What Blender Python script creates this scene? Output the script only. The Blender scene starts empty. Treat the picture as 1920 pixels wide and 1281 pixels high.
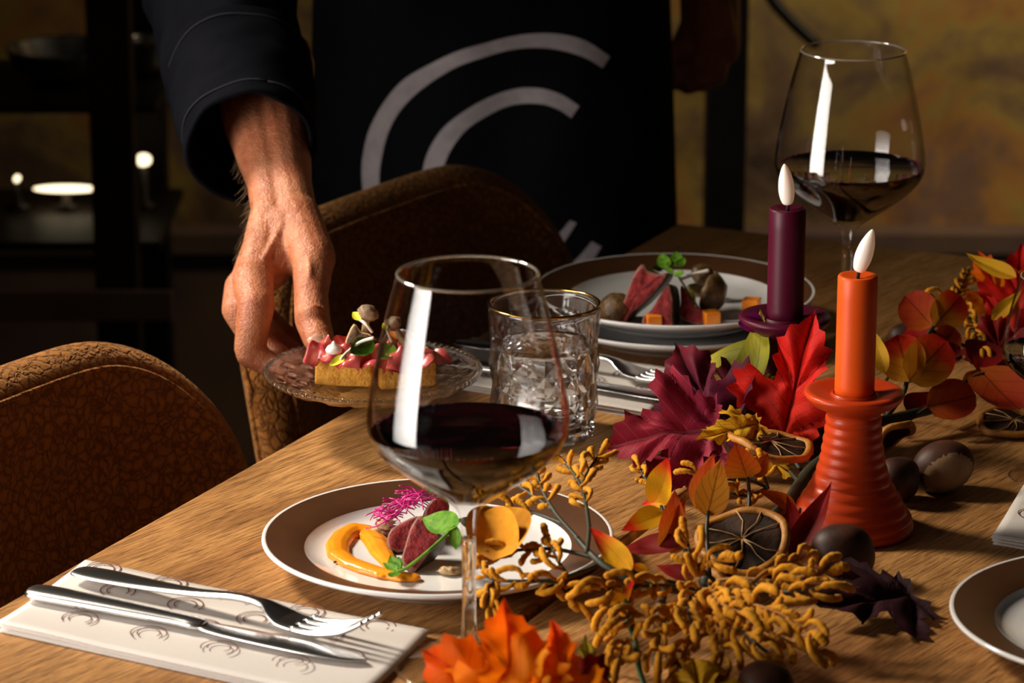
import bpy, bmesh, math, random
from mathutils import Vector, Matrix, noise as mnoise

random.seed(7)
SC = bpy.context.scene
COL = SC.collection
PI = math.pi
V = Vector

# ------------------------------------------------------------------ camera
FOC = 6000.0                       # focal length in pixels of the 1920 px wide frame
PITCH = math.radians(16.1)
CAMZ = 1.473
cam_d = bpy.data.cameras.new('camera')
cam = bpy.data.objects.new('camera', cam_d)
COL.objects.link(cam)
cam.location = (0, 0, CAMZ)
cam.rotation_euler = (PI / 2 - PITCH, 0, 0)
cam_d.sensor_width = 36.0
cam_d.lens = 36.0 * FOC / 1920.0
cam_d.clip_start = 0.05
cam_d.dof.use_dof = True
cam_d.dof.focus_distance = 2.20
cam_d.dof.aperture_fstop = 10.0
SC.camera = cam

# ------------------------------------------------------------------ world, lights, exposure
world = bpy.data.worlds.new('world')
SC.world = world
world.use_nodes = True
world.node_tree.nodes['Background'].inputs[0].default_value = (1.0, 0.86, 0.74, 1)
world.node_tree.nodes['Background'].inputs[1].default_value = 0.012
SC.view_settings.view_transform = 'Standard'
SC.view_settings.look = 'None'
SC.view_settings.gamma = 1.0
SC.view_settings.exposure = 0.0


def area_light(name, loc, target, sx, sy, power, color=(1, 1, 1), spread=180):
    d = bpy.data.lights.new(name, 'AREA')
    d.shape = 'RECTANGLE'
    d.size, d.size_y = sx, sy
    d.energy = power
    d.color = color
    d.spread = math.radians(spread)
    o = bpy.data.objects.new(name, d)
    COL.objects.link(o)
    o.location = loc
    o.rotation_euler = (V(target) - V(loc)).to_track_quat('-Z', 'Y').to_euler()
    return o


area_light('key_lamp', (-1.25, 2.62, 1.95), (-0.13, 2.02, 0.78), 0.34, 0.34, 5.2, (1.0, 0.88, 0.73), 54)
area_light('tall_softbox', (-1.22, 1.50, 1.02), (-.02, 2.05, 0.95), 0.72, 0.95, 6.4, (1.0, 0.93, 0.86), 75)
area_light('wall_lamp', (1.45, 3.55, 2.15), (0.95, 4.5, 0.75), 0.30, 0.30, 6.5, (1.0, 0.80, 0.50), 90)

# ------------------------------------------------------------------ placing helpers (image point -> world point)
CP, SP = math.cos(PITCH), math.sin(PITCH)


def ray(px, py):
    u, v = (px - 960.0) / FOC, (py - 640.5) / FOC
    return V((u, CP - v * SP, -SP - v * CP))


def P(px, py, z):
    d = ray(px, py)
    return d * ((z - CAMZ) / d.z) + V((0, 0, CAMZ))


def D(px, py, depth):
    return ray(px, py) * depth + V((0, 0, CAMZ))


TZ = 0.75
# ------------------------------------------------------------------ object helpers


def thing(name, label, cat, loc=(0, 0, 0), rot=(0, 0, 0), group=None):
    o = bpy.data.objects.new(name, None)
    COL.objects.link(o)
    o.location = loc
    o.rotation_euler = rot
    o.empty_display_size = 0.02
    o['label'] = label
    o['category'] = cat
    if group:
        o['group'] = group
    return o


def tag(o, label, cat, group=None):
    o['label'] = label
    o['category'] = cat
    if group:
        o['group'] = group
    return o


def offset_of(parent):
    s = V((0, 0, 0))
    while parent is not None:
        s += parent.location
        parent = parent.parent
    return s


def obj(name, vf, mat, parent=None, world=False, smooth=True, fm=None, uv=None, loc=None, label=None, kind=None):
    """vf=(verts, faces). world=True: verts are world points, moved into the parent's (unrotated) frame."""
    vs, fs = vf
    if loc is not None and parent is None:
        lo = V(loc)
        if world:
            vs = [V(v) - lo for v in vs]
    elif world and parent is not None:
        of = offset_of(parent)
        vs = [V(v) - of for v in vs]
    me = bpy.data.meshes.new(name)
    me.from_pydata([tuple(v) for v in vs], [], fs)
    mats = mat if isinstance(mat, (list, tuple)) else [mat]
    for m in mats:
        me.materials.append(m)
    if fm:
        me.polygons.foreach_set('material_index', fm)
    if uv is not None:
        l = me.uv_layers.new(name='UVMap')
        for lp in me.loops:
            l.data[lp.index].uv = uv[lp.vertex_index]
    me.polygons.foreach_set('use_smooth', [smooth] * len(me.polygons))
    me.update()
    o = bpy.data.objects.new(name, me)
    COL.objects.link(o)
    if parent is not None:
        o.parent = parent
    if loc is not None:
        o.location = loc
    if label:
        o['label'] = label
    if kind:
        o['kind'] = kind
    return o


def structure(o):
    o['kind'] = 'structure'
    return o


def link_copy(src, parent, loc=None, rot=None, scale=None, name=None):
    c = src.copy()
    COL.objects.link(c)
    c.parent = parent
    if loc is not None:
        c.location = loc
    if rot is not None:
        c.rotation_euler = rot
    if scale is not None:
        c.scale = scale
    return c


# ------------------------------------------------------------------ mesh helpers (all return verts, faces)


def merge(*parts):
    vs, fs = [], []
    for v, f in parts:
        n = len(vs)
        vs += [V(a) for a in v]
        fs += [tuple(i + n for i in q) for q in f]
    return vs, fs


def xf(vf, m):
    return [m @ V(v) for v in vf[0]], vf[1]


def mv(vf, d):
    d = V(d)
    return [V(v) + d for v in vf[0]], vf[1]


def flip(vf):
    return vf[0], [tuple(reversed(f)) for f in vf[1]]


def loft(rings, cap0=True, cap1=True, closed=True):
    n = len(rings[0])
    vs = [V(p) for r in rings for p in r]
    fs = []
    m = n if closed else n - 1
    for i in range(len(rings) - 1):
        for j in range(m):
            a, b = i * n + j, i * n + (j + 1) % n
            fs.append((a, b, b + n, a + n))
    if cap0:
        fs.append(tuple(range(n - 1, -1, -1)))
    if cap1:
        k = (len(rings) - 1) * n
        fs.append(tuple(range(k, k + n)))
    return vs, fs


def lathe(prof, seg=64, fr=None):
    """prof: list of (r,z). r==0 allowed at ends. fr(theta,r,z)->(r,z) optional."""
    vs, fs, idx = [], [], []
    for r, z in prof:
        if r <= 1e-9:
            idx.append([len(vs)] * seg)
            vs.append(V((0, 0, z)))
        else:
            row = []
            for j in range(seg):
                t = 2 * PI * j / seg
                rr, zz = fr(t, r, z) if fr else (r, z)
                row.append(len(vs))
                vs.append(V((rr * math.cos(t), rr * math.sin(t), zz)))
            idx.append(row)
    for i in range(len(prof) - 1):
        for j in range(seg):
            k = (j + 1) % seg
            q = [idx[i][j], idx[i][k], idx[i + 1][k], idx[i + 1][j]]
            u = []
            for a in q:
                if a not in u:
                    u.append(a)
            if len(u) > 2:
                fs.append(tuple(u))
    return vs, fs


def smooth_pts(pts, n=6):
    """Catmull-Rom through pts (vectors of any extra tuple dims)."""
    pts = [tuple(p) for p in pts]
    out = []
    for i in range(len(pts) - 1):
        p0 = pts[max(i - 1, 0)]
        p1, p2 = pts[i], pts[i + 1]
        p3 = pts[min(i + 2, len(pts) - 1)]
        for k in range(n):
            t = k / n
            out.append(tuple(0.5 * ((2 * b) + (-a + c) * t + (2 * a - 5 * b + 4 * c - d) * t * t + (-a + 3 * b - 3 * c + d) * t ** 3)
                             for a, b, c, d in zip(p0, p1, p2, p3)))
    out.append(pts[-1])
    return out


def tube(pts, radii, seg=8, cap=True, round_end=False):
    pts = [V(p) for p in pts]
    if not isinstance(radii, (list, tuple)):
        radii = [radii] * len(pts)
    radii = list(radii)
    if round_end:
        d0 = (pts[0] - pts[1]).normalized()
        d1 = (pts[-1] - pts[-2]).normalized()
        r0, r1 = radii[0], radii[-1]
        pts = [pts[0] + d0 * r0 * .92, pts[0] + d0 * r0 * .6] + pts + [pts[-1] + d1 * r1 * .6, pts[-1] + d1 * r1 * .92]
        radii = [r0 * .35, r0 * .8] + radii + [r1 * .8, r1 * .35]
    rings = []
    t = (pts[1] - pts[0]).normalized()
    up = V((0, 0, 1)) if abs(t.z) < .9 else V((1, 0, 0))
    nrm = t.cross(up).normalized()
    for i, p in enumerate(pts):
        a = pts[max(i - 1, 0)]
        b = pts[min(i + 1, len(pts) - 1)]
        t = (b - a).normalized()
        nrm = (nrm - t * nrm.dot(t)).normalized()
        bn = t.cross(nrm)
        rings.append([p + (nrm * math.cos(2 * PI * j / seg) + bn * math.sin(2 * PI * j / seg)) * radii[i] for j in range(seg)])
    return loft(rings, cap, cap)


def box(x0, x1, y0, y1, z0, z1):
    v = [V((x, y, z)) for z in (z0, z1) for y in (y0, y1) for x in (x0, x1)]
    return v, [(0, 2, 3, 1), (4, 5, 7, 6), (0, 1, 5, 4), (2, 6, 7, 3), (0, 4, 6, 2), (1, 3, 7, 5)]


def rbox(x0, x1, y0, y1, z0, z1, bev=0.004, seg=3, cuts=0, jit=0.0, seed=0):
    bm = bmesh.new()
    v, f = box(x0, x1, y0, y1, z0, z1)
    bv = [bm.verts.new(p) for p in v]
    for q in f:
        bm.faces.new([bv[i] for i in q])
    bmesh.ops.bevel(bm, geom=bm.edges[:], offset=bev, segments=seg, affect='EDGES', profile=.5)
    if cuts:
        bmesh.ops.subdivide_edges(bm, edges=bm.edges[:], cuts=cuts, use_grid_fill=True)
    if jit:
        for w in bm.verts:
            w.co += mnoise.noise_vector(w.co * 90 + V((seed, seed * 2.3, 0))) * jit
    bm.verts.index_update()
    r = [w.co.copy() for w in bm.verts], [tuple(x.index for x in fc.verts) for fc in bm.faces]
    bm.free()
    return r


def ico(c, r, sub=2, sc=(1, 1, 1), rot=None, jit=0, jf=30, seed=0):
    bm = bmesh.new()
    bmesh.ops.create_icosphere(bm, subdivisions=sub, radius=1.0)
    m = Matrix.Translation(V(c)) @ (rot.to_4x4() if rot else Matrix.Identity(4)) @ Matrix.Diagonal(V((r * sc[0], r * sc[1], r * sc[2], 1)))
    for w in bm.verts:
        k = 1 + (mnoise.noise(w.co * jf * .05 + V((seed, 0, seed))) * jit if jit else 0)
        w.co = m @ (w.co * k)
    bm.verts.index_update()
    o = [w.co.copy() for w in bm.verts], [tuple(x.index for x in fc.verts) for fc in bm.faces]
    bm.free()
    return o


def capsule(p0, r0, p1, r1, seg=14):
    p0, p1 = V(p0), V(p1)
    d = (p1 - p0)
    L = d.length
    d.normalize()
    pts, rad = [], []
    for k in range(5):
        a = PI / 2 * (1 - k / 4)
        pts.append(p0 - d * r0 * math.sin(a))
        rad.append(max(r0 * math.cos(a), 1e-4))
    for k in range(5):
        a = PI / 2 * k / 4
        pts.append(p1 + d * r1 * math.sin(a))
        rad.append(max(r1 * math.cos(a), 1e-4))
    return tube(pts, rad, seg)


def remesh(vf, voxel, smooth_it=6, fac=.5):
    me = bpy.data.meshes.new('tmp')
    me.from_pydata([tuple(v) for v in vf[0]], [], vf[1])
    o = bpy.data.objects.new('tmp', me)
    COL.objects.link(o)
    m = o.modifiers.new('r', 'REMESH')
    m.mode = 'VOXEL'
    m.voxel_size = voxel
    s = o.modifiers.new('s', 'SMOOTH')
    s.factor = fac
    s.iterations = smooth_it
    dg = bpy.context.evaluated_depsgraph_get()
    dg.update()
    ev = o.evaluated_get(dg)
    m2 = bpy.data.meshes.new_from_object(ev)
    out = [v.co.copy() for v in m2.vertices], [tuple(p.vertices) for p in m2.polygons]
    bpy.data.objects.remove(o)
    bpy.data.meshes.remove(me)
    bpy.data.meshes.remove(m2)
    return out


def frame(axis, hint):
    """rotation with local Y along axis and local Z as near the hint as can be"""
    y = V(axis).normalized()
    z = V(hint)
    z = (z - y * z.dot(y)).normalized()
    x = y.cross(z)
    return Matrix((x, y, z)).transposed()


# ------------------------------------------------------------------ materials
MATS = {}


def nodes_of(name):
    m = bpy.data.materials.new(name)
    m.use_nodes = True
    nt = m.node_tree
    b = nt.nodes['Principled BSDF']
    return m, nt, b


def lk(nt, a, b):
    nt.links.new(a, b)


def tex_noise(nt, co, scale, detail=4, rough=.6, dist=0.0):
    n = nt.nodes.new('ShaderNodeTexNoise')
    n.inputs['Scale'].default_value = scale
    n.inputs['Detail'].default_value = detail
    n.inputs['Roughness'].default_value = rough
    n.inputs['Distortion'].default_value = dist
    lk(nt, co, n.inputs['Vector'])
    return n


def ramp(nt, fac, stops):
    r = nt.nodes.new('ShaderNodeValToRGB')
    el = r.color_ramp.elements
    while len(el) > 1:
        el.remove(el[-1])
    for i, (p, c) in enumerate(stops):
        e = el[0] if i == 0 else el.new(p)
        e.position = p
        e.color = (c[0], c[1], c[2], 1)
    lk(nt, fac, r.inputs[0])
    return r


def bumpn(nt, b, h, strength, dist=.001):
    n = nt.nodes.new('ShaderNodeBump')
    n.inputs['Strength'].default_value = strength
    n.inputs['Distance'].default_value = dist
    lk(nt, h, n.inputs['Height'])
    lk(nt, n.outputs[0], b.inputs['Normal'])
    return n


def pm(name, c1, c2=None, scale=30, rough=.5, metal=0.0, bump=0.0, bscale=200, bdist=.001, sheen=0.0, sss=0.0, sssr=(.01, .004, .002),
       coat=0.0, trans=0.0, ior=1.45, spec=.5, lo=.35, hi=.65, sheen_rough=.4, sheen_tint=None, emit=0, emit_c=None):
    if name in MATS:
        return MATS[name]
    m, nt, b = nodes_of(name)
    tc = nt.nodes.new('ShaderNodeTexCoord')
    co = tc.outputs['Object']
    b.inputs['Base Color'].default_value = (*c1, 1)
    if c2 is not None:
        n = tex_noise(nt, co, scale, 5)
        r = ramp(nt, n.outputs[0], [(lo, c1), (hi, c2)])
        lk(nt, r.outputs[0], b.inputs['Base Color'])
    b.inputs['Roughness'].default_value = rough
    b.inputs['Metallic'].default_value = metal
    b.inputs['IOR'].default_value = ior
    b.inputs['Specular IOR Level'].default_value = spec
    b.inputs['Transmission Weight'].default_value = trans
    b.inputs['Coat Weight'].default_value = coat
    b.inputs['Sheen Weight'].default_value = sheen
    b.inputs['Sheen Roughness'].default_value = sheen_rough
    if sheen_tint:
        b.inputs['Sheen Tint'].default_value = (*sheen_tint, 1)
    if sss:
        b.inputs['Subsurface Weight'].default_value = sss
        b.inputs['Subsurface Radius'].default_value = sssr
        b.inputs['Subsurface Scale'].default_value = 1.0
    if emit:
        b.inputs['Emission Color'].default_value = (*(emit_c or c1), 1)
        b.inputs['Emission Strength'].default_value = emit
    if bump:
        n = tex_noise(nt, co, bscale, 6)
        bumpn(nt, b, n.outputs[0], bump, bdist)
    MATS[name] = m
    return m


def thin_glass(name, tint=(1, 1, 1), edge=(.50, .43, .36)):
    """clear thin-walled glass: fresnel reflection over a transparent wall, darker where the wall is seen edge-on"""
    m = bpy.data.materials.new(name)
    m.use_nodes = True
    nt = m.node_tree
    nt.nodes.remove(nt.nodes['Principled BSDF'])
    out = nt.nodes['Material Output']
    tr = nt.nodes.new('ShaderNodeBsdfTransparent')
    gl = nt.nodes.new('ShaderNodeBsdfGlossy')
    gl.inputs['Roughness'].default_value = 0.015
    mx = nt.nodes.new('ShaderNodeMixShader')
    lw = nt.nodes.new('ShaderNodeLayerWeight')
    lw.inputs['Blend'].default_value = .5
    pw = nt.nodes.new('ShaderNodeMath')
    pw.operation = 'POWER'
    lk(nt, lw.outputs['Facing'], pw.inputs[0])
    pw.inputs[1].default_value = 5.0
    fr = nt.nodes.new('ShaderNodeMath')
    fr.operation = 'MULTIPLY_ADD'
    lk(nt, pw.outputs[0], fr.inputs[0])
    fr.inputs[1].default_value = .94
    fr.inputs[2].default_value = .05
    r = ramp(nt, lw.outputs['Facing'], [(0.0, tint), (.72, tint), (.93, edge), (1.0, (edge[0] * .5, edge[1] * .5, edge[2] * .5))])
    lk(nt, r.outputs[0], tr.inputs['Color'])
    lk(nt, fr.outputs[0], mx.inputs[0])
    lk(nt, tr.outputs[0], mx.inputs[1])
    lk(nt, gl.outputs[0], mx.inputs[2])
    lk(nt, mx.outputs[0], out.inputs['Surface'])
    return m


def crystal(name, mixw=.35):
    """heavy pressed glass: refracting glass, part of the light passing straight through"""
    m = bpy.data.materials.new(name)
    m.use_nodes = True
    nt = m.node_tree
    b = nt.nodes['Principled BSDF']
    b.inputs['Base Color'].default_value = (1, 1, 1, 1)
    b.inputs['Roughness'].default_value = 0.01
    b.inputs['IOR'].default_value = 1.5
    b.inputs['Transmission Weight'].default_value = 1
    out = nt.nodes['Material Output']
    tr = nt.nodes.new('ShaderNodeBsdfTransparent')
    tr.inputs['Color'].default_value = (.93, .93, .92, 1)
    mx = nt.nodes.new('ShaderNodeMixShader')
    mx.inputs[0].default_value = mixw
    lk(nt, b.outputs[0], mx.inputs[1])
    lk(nt, tr.outputs[0], mx.inputs[2])
    lk(nt, mx.outputs[0], out.inputs['Surface'])
    return m


def leaf_mat(name, stops, vein=(.1, .02, .01), rough=.45, veinw=.018, trans=.25, bump=.5, sheen=0.0, spots=None, nveins=9):
    """stops: colour along the leaf (0 base - 1 tip); veins printed in the cloth; light shines a little through"""
    m, nt, b = nodes_of(name)
    uvn = nt.nodes.new('ShaderNodeUVMap')
    uvn.uv_map = 'UVMap'
    sep = nt.nodes.new('ShaderNodeSeparateXYZ')
    lk(nt, uvn.outputs[0], sep.inputs[0])
    tc = nt.nodes.new('ShaderNodeTexCoord')
    nz = tex_noise(nt, tc.outputs['Object'], 45, 4)
    ad = nt.nodes.new('ShaderNodeMath')
    ad.operation = 'MULTIPLY_ADD'
    lk(nt, nz.outputs[0], ad.inputs[0])
    ad.inputs[1].default_value = .35
    sb = nt.nodes.new('ShaderNodeMath')
    sb.operation = 'SUBTRACT'
    lk(nt, sep.outputs[1], sb.inputs[0])
    sb.inputs[1].default_value = .175
    lk(nt, sb.outputs[0], ad.inputs[2])
    r = ramp(nt, ad.outputs[0], stops)
    # veins : |u| small (midrib) or sawtooth of v + k|u|
    ab = nt.nodes.new('ShaderNodeMath')
    ab.operation = 'ABSOLUTE'
    lk(nt, sep.outputs[0], ab.inputs[0])
    m1 = nt.nodes.new('ShaderNodeMath')
    m1.operation = 'LESS_THAN'
    lk(nt, ab.outputs[0], m1.inputs[0])
    m1.inputs[1].default_value = veinw
    k = nt.nodes.new('ShaderNodeMath')
    k.operation = 'MULTIPLY_ADD'
    lk(nt, ab.outputs[0], k.inputs[0])
    k.inputs[1].default_value = -.8
    lk(nt, sep.outputs[1], k.inputs[2])
    pp = nt.nodes.new('ShaderNodeMath')
    pp.operation = 'PINGPONG'
    lk(nt, k.outputs[0], pp.inputs[0])
    pp.inputs[1].default_value = .5 / nveins
    m2 = nt.nodes.new('ShaderNodeMath')
    m2.operation = 'LESS_THAN'
    lk(nt, pp.outputs[0], m2.inputs[0])
    m2.inputs[1].default_value = veinw * .28
    mx = nt.nodes.new('ShaderNodeMath')
    mx.operation = 'MAXIMUM'
    lk(nt, m1.outputs[0], mx.inputs[0])
    lk(nt, m2.outputs[0], mx.inputs[1])
    vm = nt.nodes.new('ShaderNodeMath')
    vm.operation = 'MULTIPLY'
    lk(nt, mx.outputs[0], vm.inputs[0])
    vm.inputs[1].default_value = .6
    mc = nt.nodes.new('ShaderNodeMix')
    mc.data_type = 'RGBA'
    lk(nt, vm.outputs[0], mc.inputs[0])
    lk(nt, r.outputs[0], mc.inputs[6])
    mc.inputs[7].default_value = (*vein, 1)
    lk(nt, mc.outputs[2], b.inputs['Base Color'])
    b.inputs['Roughness'].default_value = rough + .12
    b.inputs['Sheen Weight'].default_value = sheen * .2
    b.inputs['Specular IOR Level'].default_value = .10
    n2 = tex_noise(nt, tc.outputs['Object'], 900, 3)
    bumpn(nt, b, n2.outputs[0], bump * .5, .0006)
    tl = nt.nodes.new('ShaderNodeBsdfTranslucent')
    lk(nt, mc.outputs[2], tl.inputs['Color'])
    mix = nt.nodes.new('ShaderNodeMixShader')
    mix.inputs[0].default_value = trans
    out = nt.nodes['Material Output']
    lk(nt, b.outputs[0], mix.inputs[1])
    lk(nt, tl.outputs[0], mix.inputs[2])
    lk(nt, mix.outputs[0], out.inputs['Surface'])
    return m


def wood_mat():
    m, nt, b = nodes_of('oak')
    tc = nt.nodes.new('ShaderNodeTexCoord')
    mp = nt.nodes.new('ShaderNodeMapping')
    mp.inputs['Rotation'].default_value = (0, 0, math.radians(11))
    lk(nt, tc.outputs['Object'], mp.inputs[0])

    def stretched(sx, sy):
        q = nt.nodes.new('ShaderNodeMapping')
        q.inputs['Scale'].default_value = (sx, sy, 1)
        lk(nt, mp.outputs[0], q.inputs[0])
        return q.outputs[0]
    big = tex_noise(nt, stretched(9, 1.6), 1.6, 4, .55, .9)
    fib = tex_noise(nt, stretched(520, 30), 1.0, 4, .6, .5)
    pore = tex_noise(nt, stretched(900, 48), 1.0, 3, .7, .3)
    wv = nt.nodes.new('ShaderNodeTexWave')
    wv.wave_type = 'RINGS'
    wv.inputs['Scale'].default_value = 5
    wv.inputs['Distortion'].default_value = 5
    wv.inputs['Detail'].default_value = 4
    wv.inputs['Detail Scale'].default_value = 1.2
    lk(nt, stretched(3.2, .55), wv.inputs['Vector'])
    r1 = ramp(nt, big.outputs[0], [(.25, (.30, .125, .035)), (.5, (.46, .225, .068)), (.75, (.60, .32, .108))])
    r2 = ramp(nt, fib.outputs[0], [(.34, (.34, .28, .22)), (.47, (.78, .74, .70)), (.60, (1.1, 1.1, 1.1))])
    r3 = ramp(nt, wv.outputs[0], [(.0, (.72, .68, .62)), (.55, (1, 1, 1))])
    r4 = ramp(nt, pore.outputs[0], [(.36, (.25, .2, .16)), (.46, (1, 1, 1))])

    def mul(a, c, f):
        q = nt.nodes.new('ShaderNodeMix')
        q.data_type = 'RGBA'
        q.blend_type = 'MULTIPLY'
        q.inputs[0].default_value = f
        lk(nt, a, q.inputs[6])
        lk(nt, c, q.inputs[7])
        return q.outputs[2]
    c = mul(mul(mul(r1.outputs[0], r2.outputs[0], .85), r3.outputs[0], .8), r4.outputs[0], .7)
    # knots with dark cracks
    vo = nt.nodes.new('ShaderNodeTexVoronoi')
    vo.inputs['Scale'].default_value = 2.6
    lk(nt, stretched(1.0, .55), vo.inputs['Vector'])
    rk = ramp(nt, vo.outputs[0], [(.0, (.25, .15, .1)), (.035, (.45, .33, .25)), (.09, (1, 1, 1))])
    c = mul(c, rk.outputs[0], .75)
    lk(nt, c, b.inputs['Base Color'])
    b.inputs['Roughness'].default_value = .52
    b.inputs['Specular IOR Level'].default_value = .35
    ma = nt.nodes.new('ShaderNodeMath')
    ma.operation = 'ADD'
    lk(nt, fib.outputs[0], ma.inputs[0])
    lk(nt, pore.outputs[0], ma.inputs[1])
    bumpn(nt, b, ma.outputs[0], .6, .0008)
    return m


def wall_mat():
    m, nt, b = nodes_of('mottled_plaster')
    tc = nt.nodes.new('ShaderNodeTexCoord')
    co = tc.outputs['Object']
    a = tex_noise(nt, co, 4.2, 6, .62, .5)
    d = tex_noise(nt, co, 6.5, 5, .6, .3)
    r = ramp(nt, a.outputs[0], [(.34, (.08, .05, .035)), (.44, (.22, .14, .085)), (.52, (.40, .28, .075)), (.58, (.44, .22, .06)), (.66, (.24, .14, .10))])
    q = ramp(nt, d.outputs[0], [(.3, (.55, .47, .45)), (.6, (1, 1, 1))])
    mx = nt.nodes.new('ShaderNodeMix')
    mx.data_type = 'RGBA'
    mx.blend_type = 'MULTIPLY'
    mx.inputs[0].default_value = .9
    lk(nt, r.outputs[0], mx.inputs[6])
    lk(nt, q.outputs[0], mx.inputs[7])
    lk(nt, mx.outputs[2], b.inputs['Base Color'])
    b.inputs['Roughness'].default_value = .6
    bumpn(nt, b, d.outputs[0], .3, .004)
    return m


def velvet_mat():
    m, nt, b = nodes_of('rust_crinkle_velvet')
    tc = nt.nodes.new('ShaderNodeTexCoord')
    co = tc.outputs['Object']
    nz = tex_noise(nt, co, 55, 3)
    mp = nt.nodes.new('ShaderNodeVectorMath')
    mp.operation = 'MULTIPLY_ADD'
    lk(nt, nz.outputs['Color'], mp.inputs[0])
    mp.inputs[1].default_value = (.02, .02, .02)
    lk(nt, co, mp.inputs[2])
    vo = nt.nodes.new('ShaderNodeTexVoronoi')
    vo.feature = 'DISTANCE_TO_EDGE'
    vo.inputs['Scale'].default_value = 115
    lk(nt, mp.outputs[0], vo.inputs['Vector'])
    r = ramp(nt, vo.outputs[0], [(.0, (.11, .033, .006)), (.14, (.235, .082, .014)), (.5, (.32, .122, .022))])
    lk(nt, r.outputs[0], b.inputs['Base Color'])
    b.inputs['Roughness'].default_value = .85
    b.inputs['Specular IOR Level'].default_value = .15
    b.inputs['Sheen Weight'].default_value = .35
    b.inputs['Sheen Tint'].default_value = (1, .6, .25, 1)
    f = tex_noise(nt, co, 700, 3)
    ma = nt.nodes.new('ShaderNodeMath')
    ma.operation = 'MULTIPLY_ADD'
    lk(nt, f.outputs[0], ma.inputs[0])
    ma.inputs[1].default_value = .25
    rb = ramp(nt, vo.outputs[0], [(.0, (0, 0, 0)), (.22, (1, 1, 1))])
    lk(nt, rb.outputs[0], ma.inputs[2])
    bumpn(nt, b, ma.outputs[0], .6, .0018)
    return m


def skin_mat():
    m, nt, b = nodes_of('weathered_skin')
    tc = nt.nodes.new('ShaderNodeTexCoord')
    co = tc.outputs['Object']
    a = tex_noise(nt, co, 38, 5, .6)
    r = ramp(nt, a.outputs[0], [(.3, (.40, .115, .052)), (.5, (.52, .185, .085)), (.7, (.60, .25, .125))])
    f = tex_noise(nt, co, 240, 3)
    q = ramp(nt, f.outputs[0], [(.30, (.70, .52, .46)), (.48, (1, 1, 1))])
    mx = nt.nodes.new('ShaderNodeMix')
    mx.data_type = 'RGBA'
    mx.blend_type = 'MULTIPLY'
    mx.inputs[0].default_value = .7
    lk(nt, r.outputs[0], mx.inputs[6])
    lk(nt, q.outputs[0], mx.inputs[7])
    lk(nt, mx.outputs[2], b.inputs['Base Color'])
    b.inputs['Roughness'].default_value = .42
    b.inputs['Subsurface Weight'].default_value = .12
    b.inputs['Subsurface Radius'].default_value = (.006, .002, .001)
    b.inputs['Subsurface Scale'].default_value = 1
    vo = nt.nodes.new('ShaderNodeTexVoronoi')
    vo.inputs['Scale'].default_value = 650
    lk(nt, co, vo.inputs['Vector'])
    w = tex_noise(nt, co, 120, 5, .65, 1.2)
    ma = nt.nodes.new('ShaderNodeMath')
    ma.operation = 'MULTIPLY_ADD'
    lk(nt, vo.outputs[0], ma.inputs[0])
    ma.inputs[1].default_value = .35
    lk(nt, w.outputs[0], ma.inputs[2])
    bumpn(nt, b, ma.outputs[0], .6, .0020)
    return m


def napkin_mat():
    m, nt, b = nodes_of('embossed_paper')
    tc = nt.nodes.new('ShaderNodeTexCoord')
    wv = nt.nodes.new('ShaderNodeTexWave')
    wv.inputs['Scale'].default_value = 260
    wv.bands_direction = 'DIAGONAL'
    lk(nt, tc.outputs['Object'], wv.inputs['Vector'])
    b.inputs['Base Color'].default_value = (.66, .61, .565, 1)
    b.inputs['Roughness'].default_value = .8
    b.inputs['Specular IOR Level'].default_value = .2
    bumpn(nt, b, wv.outputs[0], .35, .0006)
    return m


M_wood = wood_mat()
M_wall = wall_mat()
M_velvet = velvet_mat()
M_skin = skin_mat()
M_napkin = napkin_mat()
M_glass = thin_glass('wine_glass_wall')
M_crystal = crystal('cut_crystal', .10)
M_pressed = crystal('pressed_glass', .25)
M_black_metal = pm('black_steel', (.012, .011, .010), (.03, .022, .016), 8, .5, .6)
M_floor = pm('dark_floor', (.015, .012, .010), (.03, .022, .016), 4, .55)
M_ledge = pm('mauve_ledge', (.10, .06, .06), (.16, .10, .07), 6, .6)
M_navy = pm('navy_twill', (.0026, .0028, .0046), (.0040, .0043, .0066), 25, .85, bump=.35, bscale=900, bdist=.0008, sheen=.0, spec=.05)
M_apron = pm('black_apron_cotton', (.0030, .0032, .0042), (.0045, .0047, .006), 12, .9, bump=.3, bscale=700, bdist=.0008, spec=.12)
M_logo = pm('silver_grey_print', (.34, .30, .31), (.46, .41, .42), 40, .6, bump=.2, bscale=500, bdist=.0005)
M_trousers = pm('black_trousers', (.006, .006, .007), (.010, .010, .012), 12, .9, spec=.15)
M_porcelain = pm('white_porcelain', (.80, .79, .78), None, rough=.12, coat=.3)
M_glaze = pm('brown_satin_glaze', (.070, .026, .009), (.090, .035, .012), 18, .38)
M_steel = pm('polished_steel', (.80, .79, .78), None, rough=.22, metal=1.0)
M_steel2 = pm('brushed_steel', (.55, .53, .50), None, rough=.25, metal=1.0)
M_rimglass = pm('fire_polished_rim', (.95, .86, .70), None, rough=.05, trans=.85, ior=1.5, spec=.8)
M_gold = pm('gold_rim', (.78, .45, .12), None, rough=.16, metal=1.0)
M_mark = pm('brown_print', (.16, .055, .036), None, rough=.8)
M_thread = pm('navy_thread', (.012, .012, .018), None, rough=.9)
M_wine = pm('red_wine', (.010, .0003, .0012), None, rough=.0, trans=1.0, ior=1.34)
M_bubble = pm('wine_bubbles', (.30, .06, .09), None, rough=.1, trans=.6, ior=1.2)
M_water = pm('water', (1, 1, 1), None, rough=.0, trans=1.0, ior=1.33)
M_purplewax = pm('plum_wax', (.062, .0016, .0140), (.070, .002, .016), 20, .42, sss=.15, spec=.3)
M_orangewax = pm('orange_wax', (.66, .075, .005), (.70, .09, .006), 20, .42, spec=.3, sss=.2, sssr=(.01, .003, .001))
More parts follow.
